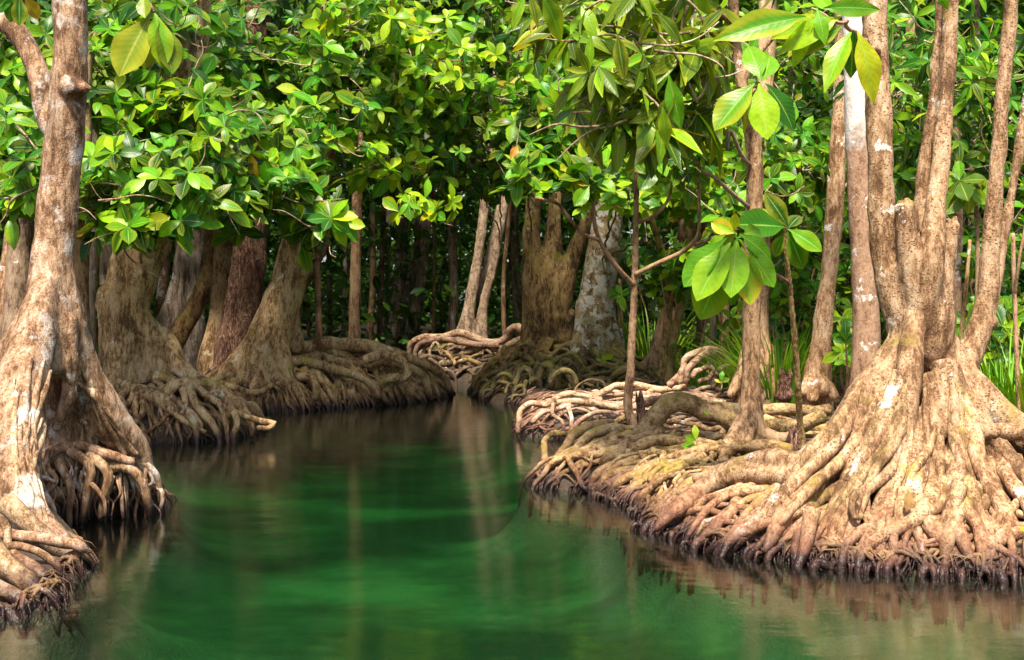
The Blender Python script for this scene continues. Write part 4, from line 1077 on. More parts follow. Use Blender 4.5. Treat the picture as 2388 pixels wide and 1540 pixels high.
tangle(C2, 24, (1100, 1280), (18.8, 21.0), (.04, .08), 'bark_dark', 377, lift=.3, length=(.6, 1.6))
tangle(C1, 22, (1040, 1150), (22.2, 24.2), (.03, .06), 'bark_shade', 378, lift=.2)
rootlets(C2, [(1112, 890), (1104, 918), (1140, 938), (1200, 944)], 60, 'bark_dark', 373, rad=(.01, .025), reach=(.1, .5))
px_roots(C1, [
    ([(955, 830), (960, 800), (985, 788), (1040, 786), (1070, 775), (1110, 790), (1150, 800), (1180, 790), (1190, 770), (1205, 762), (1222, 775)], 23.4, 22.6, 8, 10),
    ([(965, 845), (975, 808), (1000, 795), (1040, 792), (1080, 800), (1120, 806), (1160, 805)], 23.2, 22.8, 6, 8),
    ([(985, 830), (995, 805), (1020, 795)], 23.2, 23.2, 5, 5), ([(1000, 840), (1005, 815), (1015, 800), (1030, 830)], 23.0, 23.0, 4, 4),
    ([(1065, 845), (1080, 825), (1110, 815), (1140, 800)], 23, 23, 9, 8),
    ([(1160, 840), (1175, 815), (1195, 800), (1215, 790)], 22.6, 22.6, 8, 8),
    ([(1130, 800), (1160, 815), (1175, 800), (1190, 780)], 22.9, 22.9, 7, 8),
], 'root_pink', 380)
tangle(C1, 34, (980, 1230), (22.4, 27), (.03, .06), 'root_tan', 381, lift=.2)
tangle(TREES['M12'], 44, (640, 1100), (20, 30), (.03, .07), 'bark_shade', 382, lift=.2)
tangle(TREES['R16'], 40, (1440, 1780), (15, 21), (.025, .055), 'root_pink', 383, lift=.15)
tangle(TREES['B7'], 24, (180, 560), (14.5, 20), (.03, .07), 'bark_olive', 384, lift=.12)

# ------------------------------------------------------------------ leaves
def leaf_template(W=.24, obov=1.2, fold=.25, droop=.25, wave=.02, nu=2, nv=5, tip=.0):
    v = np.linspace(0, 1, nv + 1)
    v = v ** .9
    u = np.linspace(-1, 1, nu + 1)
    t = np.clip((v - .07) / .93, 0, 1)
    w = W * np.sin(np.pi * np.clip(t, 0, 1) ** obov) ** (.75 + tip)
    w = np.maximum(w, .012)
    X = w[:, None] * u[None]
    Y = np.repeat(v[:, None], nu + 1, 1)
    Z = fold * np.abs(X) - droop * (v ** 2)[:, None] + wave * np.sin(v * 15)[:, None] * np.abs(u)[None]
    V = np.stack([X, Y, Z], -1).reshape(-1, 3)
    i = np.arange(nv)[:, None] * (nu + 1)
    j = np.arange(nu)[None]
    Q = np.stack([i + j, i + j + 1, i + nu + 2 + j, i + nu + 1 + j], -1).reshape(-1, 4)
    UV = np.stack([np.repeat(((u + 1) / 2)[None], nv + 1, 0), np.repeat(v[:, None], nu + 1, 1)], -1).reshape(-1, 2)
    return V, Q, UV
SETS = {
    'broad': [leaf_template(.25, 1.25, .3, .16), leaf_template(.23, 1.15, .15, .34, .03), leaf_template(.27, 1.3, .4, .05, .02), leaf_template(.22, 1.1, .25, .48, .02)],
    'long': [leaf_template(.15, .85, .35, .22, .02, tip=.25), leaf_template(.17, .9, .2, .40, .03, tip=.2), leaf_template(.135, .82, .4, .10, .02, tip=.3)],
    'near': [leaf_template(.26, 1.15, .22, .16, .018, 6, 10), leaf_template(.24, 1.1, .15, .34, .02, 6, 10), leaf_template(.27, 1.2, .3, .06, .02, 6, 10)],
    'nearlong': [leaf_template(.17, .9, .3, .22, .015, 6, 10, .2), leaf_template(.19, .95, .2, .4, .02, 6, 10, .15)],
}
LEAF_MESH = {}
def leaf_mesh(st, k, mat):
    key = (st, k, mat)
    if key not in LEAF_MESH:
        V, Q, UV = SETS[st][k]
        me = mesh_from("leaf", V, Q, uv=UV)
        me.materials.append(M[mat])
        LEAF_MESH[key] = me
    return LEAF_MESH[key]
def frames(d, up):
    """columns: side, along, normal"""
    d = d / (np.linalg.norm(d, axis=1)[:, None] + 1e-9)
    s = np.cross(d, up)
    s /= np.linalg.norm(s, axis=1)[:, None] + 1e-9
    n = np.cross(s, d)
    return np.stack([s, d, n], -1)
def rosettes(cen, axis, size, rs, k=(5, 9), spread=(55, 100), twist=.25, droop=0.):
    pos, rot, scl = [], [], []
    for c, a, s in zip(cen, axis, size):
        a = a / np.linalg.norm(a)
        ref = np.array([1., 0, 0]) if abs(a[0]) < .8 else np.array([0, 1., 0])
        e1 = np.cross(a, ref); e1 /= np.linalg.norm(e1)
        e2 = np.cross(a, e1)
        n = rs.randint(*k)
        ph = rs.uniform(0, 6.28)
        for i in range(n):
            az = ph + i * 2.4 + rs.normal(0, .2)
            el = math.radians(spread[0] + (spread[1] - spread[0]) * (1 - (i + .5) / n) + rs.normal(0, 9))
            radial = e1 * math.cos(az) + e2 * math.sin(az)
            d = a * math.cos(el) + radial * math.sin(el)
            d = d + np.array([0, 0, -droop * rs.uniform(.4, 1.2)])
            up = a * math.sin(el) - radial * math.cos(el) + rs.normal(0, twist, 3)
            pos.append(c - a * .05 * s * i / n)
            rot.append(frames(d[None], up[None])[0])
            scl.append(s * rs.uniform(.55, 1.18) * (.75 + .25 * (1 - i / n) if i > 2 else 1.0))
    return np.array(pos), np.array(rot), np.array(scl)

CROWNS = []
def crown(T, blobs, lset, mat, size, seed, k=(6, 9), droop=0., towards=.55, twig=True, spread=(50, 105), objmax=300, cname="crown", shape='box'):
    """blobs: (px, py, depth, half width px, half height px, half depth m, rosettes)"""
    rs = np.random.RandomState(seed)
    C, A, S, tw = [], [], [], []
    for (px, py, d, rx, ry, rd, n) in blobs:
        c0 = P(px, py, d)
        if n > 9: n = int(n * (1.9 if py > -20 else 1.2))
        for i in range(n):
            q = rs.normal(0, .5, 3)
            q = np.clip(q, -1.15, 1.15)
            dd = d + q[1] * rd
            p = P(px + q[0] * rx, py + q[2] * ry, dd)
            if p[2] < gz(p[0], p[1]) + .15: continue
            out = np.array([q[0] * .5, -1.2 * towards - .2, .62])
            C.append(p); A.append(out + rs.normal(0, .38, 3)); S.append(rs.uniform(*size))
            if twig: tw.append((p, c0))
    C, A = np.array(C), np.array(A)
    pos, rot, scl = rosettes(C, A, S, rs, k, droop=droop, spread=spread)
    var = rs.randint(0, len(SETS[lset]), len(pos))
    CROWNS.append(dict(T=T, pos=pos, rot=rot, scl=scl, var=var, lset=lset, mat=mat, tw=tw, A=A, seed=seed, objmax=objmax, cname=cname, blobs=blobs))
def limb(T, rows, mat='bark_sapling', seed=1):
    trunk_simple(T, rows, mat, seed, "branch", seg=8, lump=.1, wob=.03)

tr = TREES
crown(tr['L2'], [(300, 430, 11.6, 120, 95, .9, 34), (460, 420, 12, 110, 90, 1., 30), (330, 530, 11.6, 90, 40, .5, 10), (400, 260, 12.6, 170, 90, 1., 34), (250, 200, 13, 110, 120, 1., 22), (330, 60, 13.6, 170, 90, 1.2, 30), (330, -160, 13.5, 220, 130, 1.5, 40)],
      'broad', 'leaf', (.19, .37), 401)
crown(tr['L3'], [(560, 470, 13.6, 90, 60, .7, 16), (675, 420, 14.0, 110, 80, 1., 30), (735, 505, 13.6, 55, 50, .6, 12), (640, 300, 15, 190, 90, 1.3, 44), (560, 120, 15.8, 170, 110, 1.3, 42), (780, 160, 16, 150, 130, 1.3, 44), (680, -150, 16.5, 280, 140, 2, 50)],
      'broad', 'leaf', (.19, .37), 402)
crown(tr['M12'], [(880, 60, 16, 140, 90, 1.2, 40), (1000, 160, 16.5, 140, 110, 1.2, 40), (880, 250, 16.5, 120, 80, 1, 26), (960, 480, 14.6, 40, 35, .4, 5), (1040, 490, 14.8, 30, 20, .3, 3), (900, 380, 16, 90, 50, .8, 10), (950, -160, 17, 260, 140, 2, 46)],
      'broad', 'leaf_bright', (.19, .36), 403)
crown(tr['C1'], [(1100, 300, 17.5, 130, 110, 1.2, 40), (1160, 130, 18, 120, 110, 1.3, 34), (1050, 400, 18, 110, 50, 1, 18), (1180, 420, 17.5, 60, 40, .8, 8), (1100, -120, 19, 240, 140, 2, 40)],
      'broad', 'leaf', (.19, .36), 404)
crown(tr['C2'], [(1250, 240, 16.2, 110, 110, 1.2, 34), (1330, 340, 16.5, 120, 80, 1.2, 30), (1250, 370, 17, 90, 60, .9, 14), (1400, 200, 17.5, 140, 120, 1.2, 34), (1300, -40, 18, 220, 120, 1.8, 40)],
      'broad', 'leaf', (.19, .36), 405)
crown(tr['C3'], [(1540, 330, 15.5, 150, 110, 1.3, 38), (1640, 430, 15.6, 130, 70, 1.3, 26), (1480, 440, 15.5, 100, 50, 1, 16), (1600, 150, 17, 180, 120, 1.5, 36), (1560, -80, 18, 240, 120, 2, 36)],
      'broad', 'leaf_bright', (.19, .36), 406)
crown(tr['S18'], [(1235, 440, 10.9, 40, 26, .25, 4), (1210, 385, 11, 30, 14, .2, 2), (1330, 425, 11, 60, 30, .3, 5), (1390, 430, 11.1, 40, 30, .3, 4), (1480, 350, 11.4, 40, 25, .3, 3), (1560, 400, 11.3, 50, 30, .3, 5), (1625, 385, 11, 50, 30, .3, 5), (1700, 500, 11, 50, 30, .3, 4)],
      'near', 'leaf', (.24, .34), 407, spread=(35, 95))
crown(tr['R1'], [(1450, 130, 8.2, 120, 60, .6, 12), (1600, 110, 8.4, 120, 70, .6, 14), (1470, 270, 8.2, 110, 50, .5, 11), (1580, 270, 8.4, 80, 50, .5, 9), (1290, 40, 8.6, 110, 50, .5, 9), (1700, 240, 8.8, 60, 60, .4, 5), (1450, 10, 8.6, 200, 40, .8, 12), (1500, -140, 9, 300, 90, 1, 30), (1350, 180, 8.5, 60, 50, .4, 4)],
      'long', 'leaf_olive', (.28, .41), 408, droop=.75, k=(6, 10), spread=(60, 120), towards=.3)
crown(tr['R20'], [(1850, 380, 13.2, 130, 110, 1.2, 34), (1720, 520, 14.2, 110, 80, 1, 22), (1850, 560, 14.5, 120, 90, 1, 26), (1800, 120, 14.5, 160, 120, 1.4, 34), (1850, -100, 15, 220, 120, 1.6, 30)],
      'broad', 'leaf', (.20, .29), 409)
crown(tr['R2'], [(2120, 160, 12.6, 160, 130, 1.2, 36), (2130, 380, 13, 110, 110, 1, 26), (1990, 80, 13.5, 90, 100, 1, 14), (2300, 180, 13.6, 150, 130, 1.2, 34), (2150, -120, 14, 280, 120, 1.6, 36)],
      'long', 'leaf', (.22, .34), 410, droop=.35)
crown(tr['B11'], [(50, 300, 11.6, 80, 90, .8, 22), (60, 430, 11.2, 70, 60, .6, 13), (40, 120, 12.4, 110, 110, 1, 26), (20, 500, 11.4, 50, 30, .4, 5), (40, -120, 13, 180, 120, 1.4, 26)],
      'broad', 'leaf', (.19, .37), 411)
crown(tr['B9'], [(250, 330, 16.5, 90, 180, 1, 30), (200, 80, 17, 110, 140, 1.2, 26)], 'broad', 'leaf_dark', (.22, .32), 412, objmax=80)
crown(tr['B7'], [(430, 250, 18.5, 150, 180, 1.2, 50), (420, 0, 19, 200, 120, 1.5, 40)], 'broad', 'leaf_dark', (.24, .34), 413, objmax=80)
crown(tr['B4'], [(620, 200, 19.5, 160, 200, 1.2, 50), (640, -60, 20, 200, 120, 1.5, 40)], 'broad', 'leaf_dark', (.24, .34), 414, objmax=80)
crown(tr['S26'], [(2270, 430, 10.0, 60, 30, .3, 3)], 'near', 'leaf_olive', (.26, .36), 415, spread=(60, 120), droop=.4)

# leaf sprays that single out near trees: hand-placed leaves (px tail, px tip, depth, width set)
def hand_leaves(T, rows, lset, mat, seed, base_d):
    rs = np.random.RandomState(seed)
    for i, (x0, y0, x1, y1, dz, tilt) in enumerate(rows):
        a, b = P(x0, y0, base_d), P(x1, y1, base_d + dz)
        d = b - a
        L = np.linalg.norm(d)
        view = np.array([0, 0, H]) - a
        up = view / np.linalg.norm(view) + np.array([tilt, 0, .45]) + rs.normal(0, .12, 3)
        Rm = frames(d[None], up[None])[0]
        k = rs.randint(0, len(SETS[lset]))
        o = bpy.data.objects.new("leaf", leaf_mesh(lset, k, mat))
        sc.collection.objects.link(o)
        o.parent = T['o']
        mtx = np.eye(4); mtx[:3, :3] = Rm * L; mtx[:3, 3] = a - T['b']
        o.matrix_basis = Matrix(mtx.tolist())
hand_leaves(tr['S21'], [(1719, 561, 1705, 686, -.15, 0), (1704, 566, 1620, 691, -.1, -.4), (1694, 556, 1591, 667, .1, -.5), (1729, 576, 1752, 710, -.05, .3), (1739, 576, 1808, 669, 0, .5), (1724, 576, 1682, 715, .1, -.2),
                        (1724, 546, 1812, 597, .0, .4), (1719, 546, 1658, 518, .1, -.3), (1714, 536, 1714, 503, -.1, 0), (1704, 586, 1624, 748, .15, -.3), (1694, 546, 1638, 583, .1, -.6), (1734, 546, 1780, 532, .15, .3), (1714, 571, 1658, 668, .12, -.1)],
            'near', 'leaf_near', 501, 7.7)
hand_leaves(tr['S21'], [(1838, 530, 1795, 455, -.1, -.2), (1838, 535, 1918, 580, -.1, .4), (1836, 535, 1870, 490, .1, .2), (1834, 530, 1720, 520, -.2, 0), (1836, 540, 1880, 630, .1, .3), (1830, 545, 1800, 600, .1, -.2)], 'near', 'leaf', 502, 8.6)
hand_leaves(tr['R1'], [(1770, 195, 1790, 315, -.15, 0), (1760, 195, 1665, 290, -.1, -.4), (1785, 195, 1868, 285, -.05, .4), (1775, 190, 1745, 90, .1, 0), (1780, 190, 1800, 120, .15, .2)], 'near', 'leaf_bright', 503, 7.2)
hand_leaves(tr['RB'], [(1985, 75, 1918, 190, -.15, -.2), (2000, 75, 2055, 215, -.1, .3), (1965, 60, 1880, 110, 0, -.3), (1960, 40, 1830, 95, -.05, -.2), (1950, 45, 1800, 60, .05, 0), (1920, 20, 2050, 10, -.1, 0), (1945, 30, 1890, -30, .1, 0), (1905, 20, 1925, 85, -.1, 0), (1880, 40, 1675, 70, -.1, 0), (1990, 70, 1985, 190, .1, 0), (1895, 60, 1840, 150, .05, -.2)],
            'nearlong', 'leaf_bright', 504, 6.3)
hand_leaves(tr['RB'], [(2180, -30, 2215, 20, 0, 0), (2170, -35, 2140, 10, 0, 0)], 'nearlong', 'leaf_bright', 505, 6.5)
hand_leaves(tr['L1'], [(350, 35, 275, 175, -.1, -.2), (360, 30, 390, 135, -.1, .2), (370, 40, 405, 170, .0, .4), (345, 30, 320, 170, .15, -.1), (340, 5, 300, -60, 0, 0), (335, -10, 335, 35, -.1, 0)], 'near', 'leaf_olive', 506, 7.0)
hand_leaves(tr['L1'], [(45, -10, 45, 60, 0, 0), (55, -10, 95, 45, .1, .3), (30, -10, 5, 55, .1, -.3), (40, -15, -20, 20, .1, 0)], 'near', 'leaf', 507, 7.4)
hand_leaves(tr['R1'], [(1225, -10, 1190, 65, 0, -.2), (1235, -12, 1260, 60, 0, .2), (1262, -20, 1325, 95, .1, .3), (1250, -15, 1290, 40, .1, .2), (1560, 175, 1585, 300, 0, 0), (1580, 210, 1520, 300, .1, -.3), (1530, 30, 1600, 90, 0, .3), (1690, 20, 1630, 70, 0, -.2), (1440, 80, 1455, 185, 0, 0), (1545, 250, 1555, 345, .05, 0)], 'nearlong', 'leaf_olive', 509, 7.3)
hand_leaves(tr['S18'], [(1190, 372, 1207, 340, 0, 0)], 'near', 'leaf_red', 508, 10.8)
limb(tr['RB'], [(2048, 120, 7.65, 8), (2010, 90, 7.2, 6), (1985, 70, 6.7, 5), (1940, 40, 6.35, 4), (1890, 20, 6.3, 3)], 'bark_sapling', 3)
limb(tr['L1'], [(165, -200, 7.9, 12), (240, -90, 7.5, 8), (320, -20, 7.1, 5), (352, 30, 7.0, 3)], 'bark_sapling', 4)
limb(tr['R1'], [(1742, 250, 9.4, 7), (1760, 220, 8.6, 5), (1772, 195, 7.3, 3)], 'bark_sapling', 5)

# ------------------------------------------------------------------ undergrowth shrubs on the right and behind
sh = [(1600, 640, 17.5, 130, 90, 24, 'leaf', "leafy shrub behind the leaning brown trunk on the right bank"),
      (1820, 690, 15.5, 110, 90, 26, 'leaf', "dark leafy shrub between the slim brown tree and the grey blotched trunk"),
      (1990, 640, 16.5, 120, 130, 30, 'leaf', "tall leafy shrub seen between the grey and the white topped trunks"),
      (1840, 480, 17.5, 170, 120, 40, 'leaf_bright', "bright yellow green bush high behind the yellow sapling"),
      (2130, 560, 15.5, 120, 150, 34, 'leaf', "leafy bush filling the gap behind the big spotted tree's broken stubs"),
      (2280, 600, 14.5, 130, 170, 40, 'leaf', "dense bush behind the big spotted tree's right stem"),
      (2340, 780, 12.0, 110, 80, 22, 'leaf', "low leafy bush at the right edge above the grass"),
      (1980, 800, 13.2, 60, 70, 12, 'leaf_bright', "small bright seedling bush behind the grey blotched trunk's foot"),
      (2260, 330, 15.5, 170, 150, 46, 'leaf', "bush high behind the big spotted tree's twin stems"),
      (2100, 400, 17.5, 170, 170, 40, 'leaf_dark', "dark bush deep behind the big spotted tree's main stem"),
      (1700, 300, 18.5, 220, 180, 60, 'leaf_bright', "bright bush deep behind the slim brown tree"),
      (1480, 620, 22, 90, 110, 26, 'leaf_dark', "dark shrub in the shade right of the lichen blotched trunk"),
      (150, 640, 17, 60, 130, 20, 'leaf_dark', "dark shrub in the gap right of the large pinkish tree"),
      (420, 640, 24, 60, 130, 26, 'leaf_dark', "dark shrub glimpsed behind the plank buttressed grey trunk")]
for i, (px, py, d, rx, ry, n, mt, lab) in enumerate(sh):
    T = tree('H%d' % i, 'shrub', lab, xy_at(px, d), 'shrub')
    rs = np.random.RandomState(700 + i)
    for s in range(4):
        q = P(px + rs.uniform(-.7, .7) * rx, py - rs.uniform(-.3, .6) * ry, d + rs.uniform(-.4, .4))
        b = T['b'] + [rs.uniform(-.2, .2), rs.uniform(-.2, .2), -.08]
        mid = b * .5 + q * .5 + rs.normal(0, .12, 3)
        V, Q, Tr = tube([b, mid, q], [.022, .016, .008], seg=6, seed=i * 9 + s, lump=.1, step=.1)
        link("stem", mesh_from("stem", V - T['b'], Q, Tr), M['bark_sapling'], T['o'])
    crown(T, [(px, py, d, rx, ry, .9, n)], 'broad', mt, (.17, .27), 720 + i, objmax=120, cname="foliage")

# ------------------------------------------------------------------ pick the leaves that show largest, build crowns
CELL = 8.
zb = np.full((int(1540 / CELL) + 1, int(2388 / CELL) + 1), 1e9)
def proj(p):
    return CX + F * p[:, 0] / p[:, 1], HY - F * (p[:, 2] - H) / p[:, 1], p[:, 1]
for c in CROWNS:
    mid = c['pos'] + c['rot'][:, :, 1] * (c['scl'] * .5)[:, None]
    c['mid'] = mid
    x, y, d = proj(mid)
    ok = (x > 0) & (x < 2388) & (y > 0) & (y < 1540)
    ix, iy = (x / CELL).astype(int), (y / CELL).astype(int)
    c['ok'], c['ix'], c['iy'], c['d'] = ok, ix, iy, d
    for a in (-1, 0, 1):
        for b in (-1, 0, 1):
            jx, jy = np.clip(ix + a, 0, zb.shape[1] - 1), np.clip(iy + b, 0, zb.shape[0] - 1)
            np.minimum.at(zb, (jy[ok], jx[ok]), d[ok])
nleaf = 0
for c in CROWNS:
    T, ok = c['T'], c['ok']
    n = len(c['pos'])
    vis = np.zeros(n, bool)
    vis[ok] = c['d'][ok] <= zb[c['iy'][ok], c['ix'][ok]] + .35
    view = np.array([0, 0, H]) - c['mid']
    view /= np.linalg.norm(view, axis=1)[:, None]
    area = (c['scl'] / c['d']) ** 2 * (np.abs((c['rot'][:, :, 2] * view).sum(1)) + .15)
    area = np.where(vis, area, 0)
    order = np.argsort(-area)
    take = [i for i in order[:c['objmax']] if area[i] > 0]
    mask = np.zeros(n, bool); mask[take] = True
    # everything else: one mass of leaves
    rest = np.where(~mask)[0]
    cr = None
    Vs, Qs, Us, off = [], [], [], 0
    for k, (V, Q, UV) in enumerate(SETS[c['lset']]):
        id_ = rest[c['var'][rest] == k]
        if len(id_) == 0: continue
        W = np.einsum('nij,vj->nvi', c['rot'][id_] * c['scl'][id_][:, None, None], V) + c['pos'][id_][:, None]
        Vs.append(W.reshape(-1, 3))
        Qs.append((Q[None] + (np.arange(len(id_)) * len(V))[:, None, None]).reshape(-1, 4) + off)
        Us.append(np.tile(UV, (len(id_), 1)))
        off += len(id_) * len(V)
    if Vs:
        me = mesh_from(c['cname'], np.vstack(Vs) - T['b'], np.vstack(Qs), uv=np.vstack(Us))
        cr = link(c['cname'], me, M[c['mat']], T['o'])
        cr["kind"] = "stuff"
    for i in take:
        o = bpy.data.objects.new("leaf", leaf_mesh(c['lset'], int(c['var'][i]), c['mat']))
        sc.collection.objects.link(o)
        o.parent = T['o']
        mtx = np.eye(4); mtx[:3, :3] = c['rot'][i] * c['scl'][i]; mtx[:3, 3] = c['pos'][i] - T['b']
        o.matrix_basis = Matrix(mtx.tolist())
        nleaf += 1
    # twigs
    rs = np.random.RandomState(c['seed'] + 1)
    mb = MB()
    for (p, c0), a in zip(c['tw'], c['A']):
        a = a / np.linalg.norm(a)
        q = p - a * rs.uniform(.12, .25)
        q2 = q + (c0 - q) * rs.uniform(.3, .6) + rs.normal(0, .06, 3)
        mb.add(*tube([p, q, q2], [.004, .006, .009], seg=5, seed=1, lump=0, step=.08))
    if mb.V:
        o = link("twigs", mb.mesh("twigs", T['b']), M['twig'], T['o'])
        o["kind"] = "stuff"
    if c['cname'] == "crown" and c['objmax'] == 300:
        for bi, b in enumerate(c['blobs']):
            if b[1] < -20 or b[6] < 9: continue
            for q_ in range(3):
                d_ = b[2] - b[5] * rs.uniform(.2, .75)
                x_, y_ = b[0] + rs.uniform(-.8, .8) * b[3], b[1] + rs.uniform(-.7, .6) * b[4]
                rows = [P(x_, y_, d_)]
                ang = rs.uniform(-.9, .9) + (math.pi if rs.rand() < .5 else 0)
                for w_ in range(4):
                    ang += rs.normal(0, .45)
                    rows.append(rows[-1] + np.array([math.cos(ang), rs.normal(0, .35), math.sin(ang)]) * rs.uniform(.10, .22))
                V, Q, Tr = tube(rows, np.linspace(.011, .004, 5), seg=6, seed=bi, lump=.1, step=.05)
                link("twig", mesh_from("twig", V - T['b'], Q, Tr), M['twig'], T['o'])
    # main branches into each part of the crown
    if c['cname'] == "crown" and 'trunk' in T:
        for bi, b in enumerate(c['blobs']):
            if b[6] < 9: continue
            q = P(*b[:3])
            s = T['b'] + (q - T['b']) * [.2, .2, 0] + [0, 0, max(.9, (q[2] - T['b'][2]) * .75)]
            tco = np.empty(len(T['trunk'].data.vertices) * 3, np.float32)
            T['trunk'].data.vertices.foreach_get("co", tco)
            tco = tco.reshape(-1, 3)[::7] + T['b']
            near = tco[np.argmin(((tco - (q + [0, 0, -.4])) ** 2).sum(1))]
            e = q + rs.normal(0, .1, 3)
            m_ = near * .5 + e * .5 + [0, 0, .15] + rs.normal(0, .12, 3)
            V, Q, Tr = tube([near, m_, e, e + (e - m_) * .5 + rs.normal(0, .15, 3)], [.018, .014, .010, .004], seg=7, seed=bi, lump=.1, wob=.05, step=.07)
            link("branch", mesh_from("branch", V - T['b'], Q, Tr), M['twig'], T['o'])
print("leaf objects", nleaf, "leaves", sum(len(c['pos']) for c in CROWNS))

# ------------------------------------------------------------------ the forest behind and a canopy added above to shade it: masses of leaves nobody could count
def leaf_mass(name, label, boxes, mat, size, seed, lset='broad'):
    rs = np.random.RandomState(seed)
    pos = []
    for (x0, x1, y0, y1, z0, z1, n) in boxes:
        p = np.c_[rs.uniform(x0, x1, n), rs.uniform(y0, y1, n), rs.uniform(z0, z1, n)]
        clump = fbm(p * .9, 2, seed) > -.45
        pos.append(p if y0 > 60 else p[clump])
    pos = np.vstack(pos)
    pos = pos[pos[:, 2] > ground_h(pos[:, :2]) + .05]
    n = len(pos)
    d = rs.normal(0, 1, (n, 3)); d[:, 2] = d[:, 2] * .4 - .25
    up = np.c_[rs.normal(0, .4, n), rs.normal(-.3, .4, n), np.ones(n)]
    rot = frames(d, up)
    s = rs.uniform(*size, n) * np.where(pos[:, 1] > 60, 2.2, 1.)
    V, Q, UV = leaf_template(.25, 1.1, .2, .25, .02, 2, 3) if lset == 'broad' else SETS[lset][0]
    W = np.einsum('nij,vj->nvi', rot * s[:, None, None], V) + pos[:, None]
    Qs = (Q[None] + (np.arange(n) * len(V))[:, None, None]).reshape(-1, 4)
    o = link(name, mesh_from(name, W.reshape(-1, 3), Qs, uv=np.tile(UV, (n, 1))), M[mat])
    tag(o, label, "foliage", kind="stuff")
    return o
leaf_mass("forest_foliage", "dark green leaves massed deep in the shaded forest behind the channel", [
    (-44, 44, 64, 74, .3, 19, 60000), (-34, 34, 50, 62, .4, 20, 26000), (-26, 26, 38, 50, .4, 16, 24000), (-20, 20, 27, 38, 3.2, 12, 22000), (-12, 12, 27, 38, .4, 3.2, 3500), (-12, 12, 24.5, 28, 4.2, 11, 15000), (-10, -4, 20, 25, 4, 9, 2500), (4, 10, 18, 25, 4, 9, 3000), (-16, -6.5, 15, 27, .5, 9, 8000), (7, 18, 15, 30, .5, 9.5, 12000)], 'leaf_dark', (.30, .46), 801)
leaf_mass("shade_canopy", "unseen leaf canopy added overhead to shade the forest interior", [  # oversized leaves, mostly out of view, placed to darken the forest below
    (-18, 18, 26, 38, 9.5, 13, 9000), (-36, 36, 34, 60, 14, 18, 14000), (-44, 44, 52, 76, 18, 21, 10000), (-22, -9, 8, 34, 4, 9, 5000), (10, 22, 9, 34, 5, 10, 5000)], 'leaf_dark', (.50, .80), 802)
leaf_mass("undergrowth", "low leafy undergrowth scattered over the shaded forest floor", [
    (-8, -2, 20, 34, .35, .9, 500), (-2, 3, 26, 34, .4, .9, 300), (2.5, 9, 16, 24, .35, 1.3, 900), (4, 8, 11, 16, .4, 1.0, 350)], 'leaf_dark', (.14, .24), 803)

# ------------------------------------------------------------------ grass clumps, seedlings, stumps, fallen leaves
def grass_clump(px, d, n, hgt, rad, label, seed):
    rs = np.random.RandomState(seed)
    x, y = xy_at(px, d)
    z = gz(x, y)
    b = np.array([x, y, z])
    V, Q, U = [], [], []
    off = 0
    for i in range(n):
        a = rs.uniform(0, 6.28)
        o_ = np.array([math.cos(a), math.sin(a), 0])
        r0 = rad * math.sqrt(rs.rand())
        h_ = hgt * rs.uniform(.6, 1.1)
        k = np.linspace(0, 1, 6)
        lean = rs.uniform(.2, .9)
        c = (o_ * r0)[None] + o_[None] * (lean * h_ * k ** 1.8)[:, None] + np.array([0, 0, 1.])[None] * (h_ * (k - .35 * lean * k ** 2.5))[:, None]
        w = .014 * (1 - k ** 2) + .001
        s = np.array([-o_[1], o_[0], 0])
        vv = np.stack([c - s * w[:, None], c + s * w[:, None]], 1).reshape(-1, 3)
        V.append(vv)
        U.append(np.stack([np.tile([0, 1], 6), np.repeat(k, 2)], 1))
        j = np.arange(5) * 2
        Q.append(np.stack([j, j + 1, j + 3, j + 2], 1) + off)
        off += 12
    o = link("grass_clump", mesh_from("grass_clump", np.vstack(V), np.vstack(Q), uv=np.vstack(U)), M['grass'])
    o.location = b
    tag(o, label, "grass", kind="stuff")
grass_clump(1815, 13.6, 300, 1.25, .5, "bright strap leaved grass clump just right of the slim brown tree", 1)
grass_clump(1660, 16.8, 90, .9, .5, "grass clump behind the looping pale roots", 2)
grass_clump(2335, 9.4, 260, 1.1, .5, "strap leaved grass clump right of the big spotted tree", 3)
grass_clump(2420, 8.9, 180, 1.1, .45, "grass clump cut by the right picture edge", 4)
grass_clump(1520, 21.5, 120, 1.5, .7, "tall dark grass in the shade behind the thin forked sapling", 5)
grass_clump(1880, 17.5, 100, 1.0, .5, "grass clump in the shade behind the grey blotched trunk", 6)

def seedling(px, py, d, rows, label, mat='leaf_bright', r=2.2):
    x, y = xy_at(px, d)
    b = P(px, py, d)
    T = dict(o=thing("seedling", label, "seedling", b), b=b)
    top = rows[0][:2]
    trunk_simple(T, [(px, py + 4, d, r), ((px + top[0]) / 2 + 2, (py + top[1]) / 2, d, r * .8), (*top, d, r * .6)], 'bark_sapling', 1, "stem", seg=6, lump=.05)
    hand_leaves(T, rows, 'near', mat, 9, d)
seedling(1626, 1080, 9.0, [(1624, 1025, 1620, 992, 0, 0), (1624, 1028, 1600, 1018, -.05, -.2), (1624, 1040, 1585, 1062, -.05, -.3), (1622, 1036, 1590, 1040, .05, -.2)], "tiny green seedling growing among the near right bank roots")
seedling(1682, 905, 13.2, [(1681, 890, 1685, 865, 0, 0), (1681, 892, 1702, 882, 0, .2), (1681, 894, 1668, 884, 0, -.2)], "tiny two leaved seedling in front of the looping pale roots")
seedling(1402, 850, 18.6, [(1402, 838, 1398, 822, 0, 0), (1402, 838, 1430, 828, 0, .3), (1402, 842, 1390, 836, 0, -.2), (1404, 840, 1415, 846, 0, .2)], "small green sprout at the foot of the lichen blotched trunk")
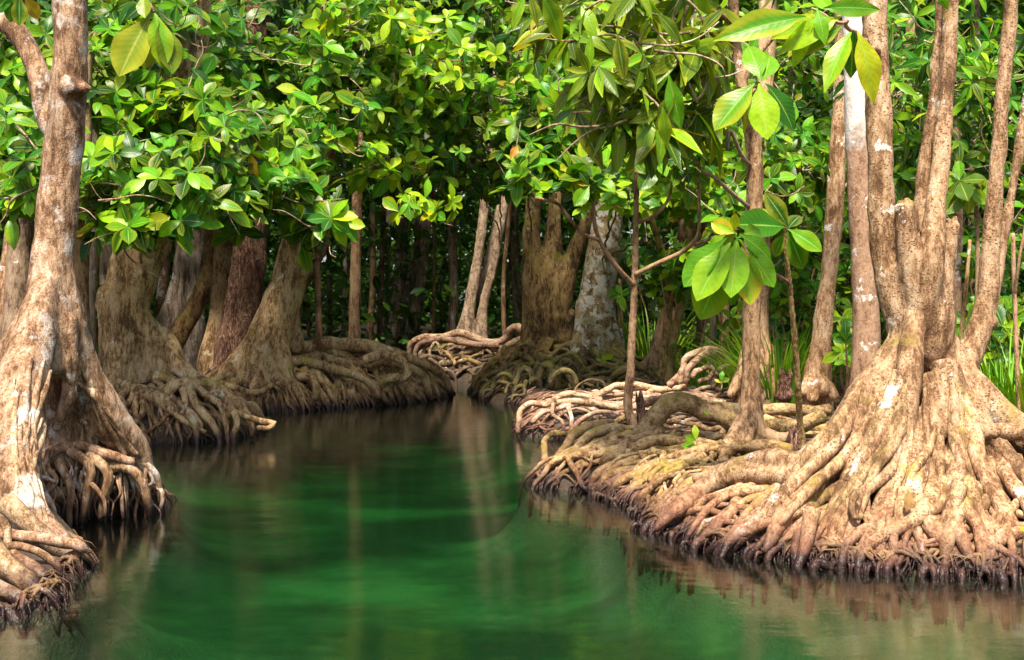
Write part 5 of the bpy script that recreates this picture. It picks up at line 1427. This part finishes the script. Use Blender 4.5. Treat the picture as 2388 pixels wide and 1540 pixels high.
seedling(1975, 900, 11.6, [(1972, 800, 1945, 790, 0, 0), (1972, 800, 1998, 780, 0, .2), (1972, 790, 1972, 745, 0, 0), (1974, 830, 2005, 815, 0, .3), (1974, 840, 1945, 850, 0, -.2)], "slim leafy seedling before the white topped trunk", 'leaf', 3)

def stump(px, py0, py1, d, r, label, name, seed, lean=0):
    b = P(px, py0, d)
    T = dict(o=thing(name, label, "stump", b), b=b)
    p = np.array([P(px, py0 + 8, d), P(px + lean * .5, (py0 + py1) / 2, d), P(px + lean, py1, d)])
    n = 14
    V, Q, Tr = tube(p, np.array([r * 1.2, r, r * .8]) * d / F, seg=n, seed=seed, lump=.35, step=.03, lfreq=30)
    rs = np.random.RandomState(seed)
    ring = len(V) - 2 - n
    for j in range(n):
        V[ring + j, 2] += rs.uniform(-.04, .08)
        V[ring - n + j, 2] += rs.uniform(-.02, .03)
    V[-1, 2] -= .07
    link("wood", mesh_from("wood", V - b, Q, Tr), M['bark_red'], T['o'])
stump(1497, 990, 926, 11.2, 10, "rotten splintered brown stake beside the thin forked sapling", "rotten_stake", 4, -6)
stump(1828, 925, 872, 12.9, 16, "dark hollow rotten stump right of the slim brown tree", "rotten_stump", 6, 6)
stump(1851, 1045, 1000, 8.9, 15, "hollow broken stub at the edge of the big spotted tree's root skirt", "broken_stub", 8, 2)

for i, (x0, y0, x1, y1, d, mt, lab) in enumerate([
    (2113, 1195, 2125, 1150, 6.62, 'leaf_dead', "curled reddish brown fallen leaf on the big spotted tree's roots"),
    (2375, 1228, 2400, 1240, 6.4, 'leaf_near', "yellow fallen leaf on the roots at the right picture edge"),
    (1640, 958, 1652, 966, 9.6, 'leaf_near', "yellowed leaf lying on the thick arching root")]):
    o = bpy.data.objects.new("fallen_leaf", leaf_mesh('near', 1, mt).copy())
    sc.collection.objects.link(o)
    a, b = P(x0, y0, d), P(x1, y1, d - .02)
    dv = b - a
    Rm = frames(dv[None], np.array([[.1, -.9, .6]]))[0] * np.linalg.norm(dv)
    mtx = np.eye(4); mtx[:3, :3] = Rm; mtx[:3, 3] = a
    o.matrix_basis = Matrix(mtx.tolist())
    tag(o, lab, "leaf")
rs = np.random.RandomState(99)
n = 2600
pp = np.c_[rs.uniform(-8, 9, n), rs.uniform(7, 30, n)]
pp = pp[shore_sd(pp) > .25]
n = len(pp)
pos = np.c_[pp, ground_h(pp) + .03]
d = rs.normal(0, 1, (n, 3)); d[:, 2] *= .15
rot = frames(d, np.c_[rs.normal(0, .3, (n, 2)), np.ones(n)])
s = rs.uniform(.08, .17, n)
V, Q, UV = leaf_template(.24, 1., .5, .3, .03, 2, 3)
W = np.einsum('nij,vj->nvi', rot * s[:, None, None], V) + pos[:, None]
o = link("leaf_litter", mesh_from("leaf_litter", W.reshape(-1, 3), (Q[None] + (np.arange(n) * len(V))[:, None, None]).reshape(-1, 4), uv=np.tile(UV, (n, 1))), M['leaf_dead'])
tag(o, "brown fallen leaves littering the soil between the roots", "leaf litter", kind="stuff")
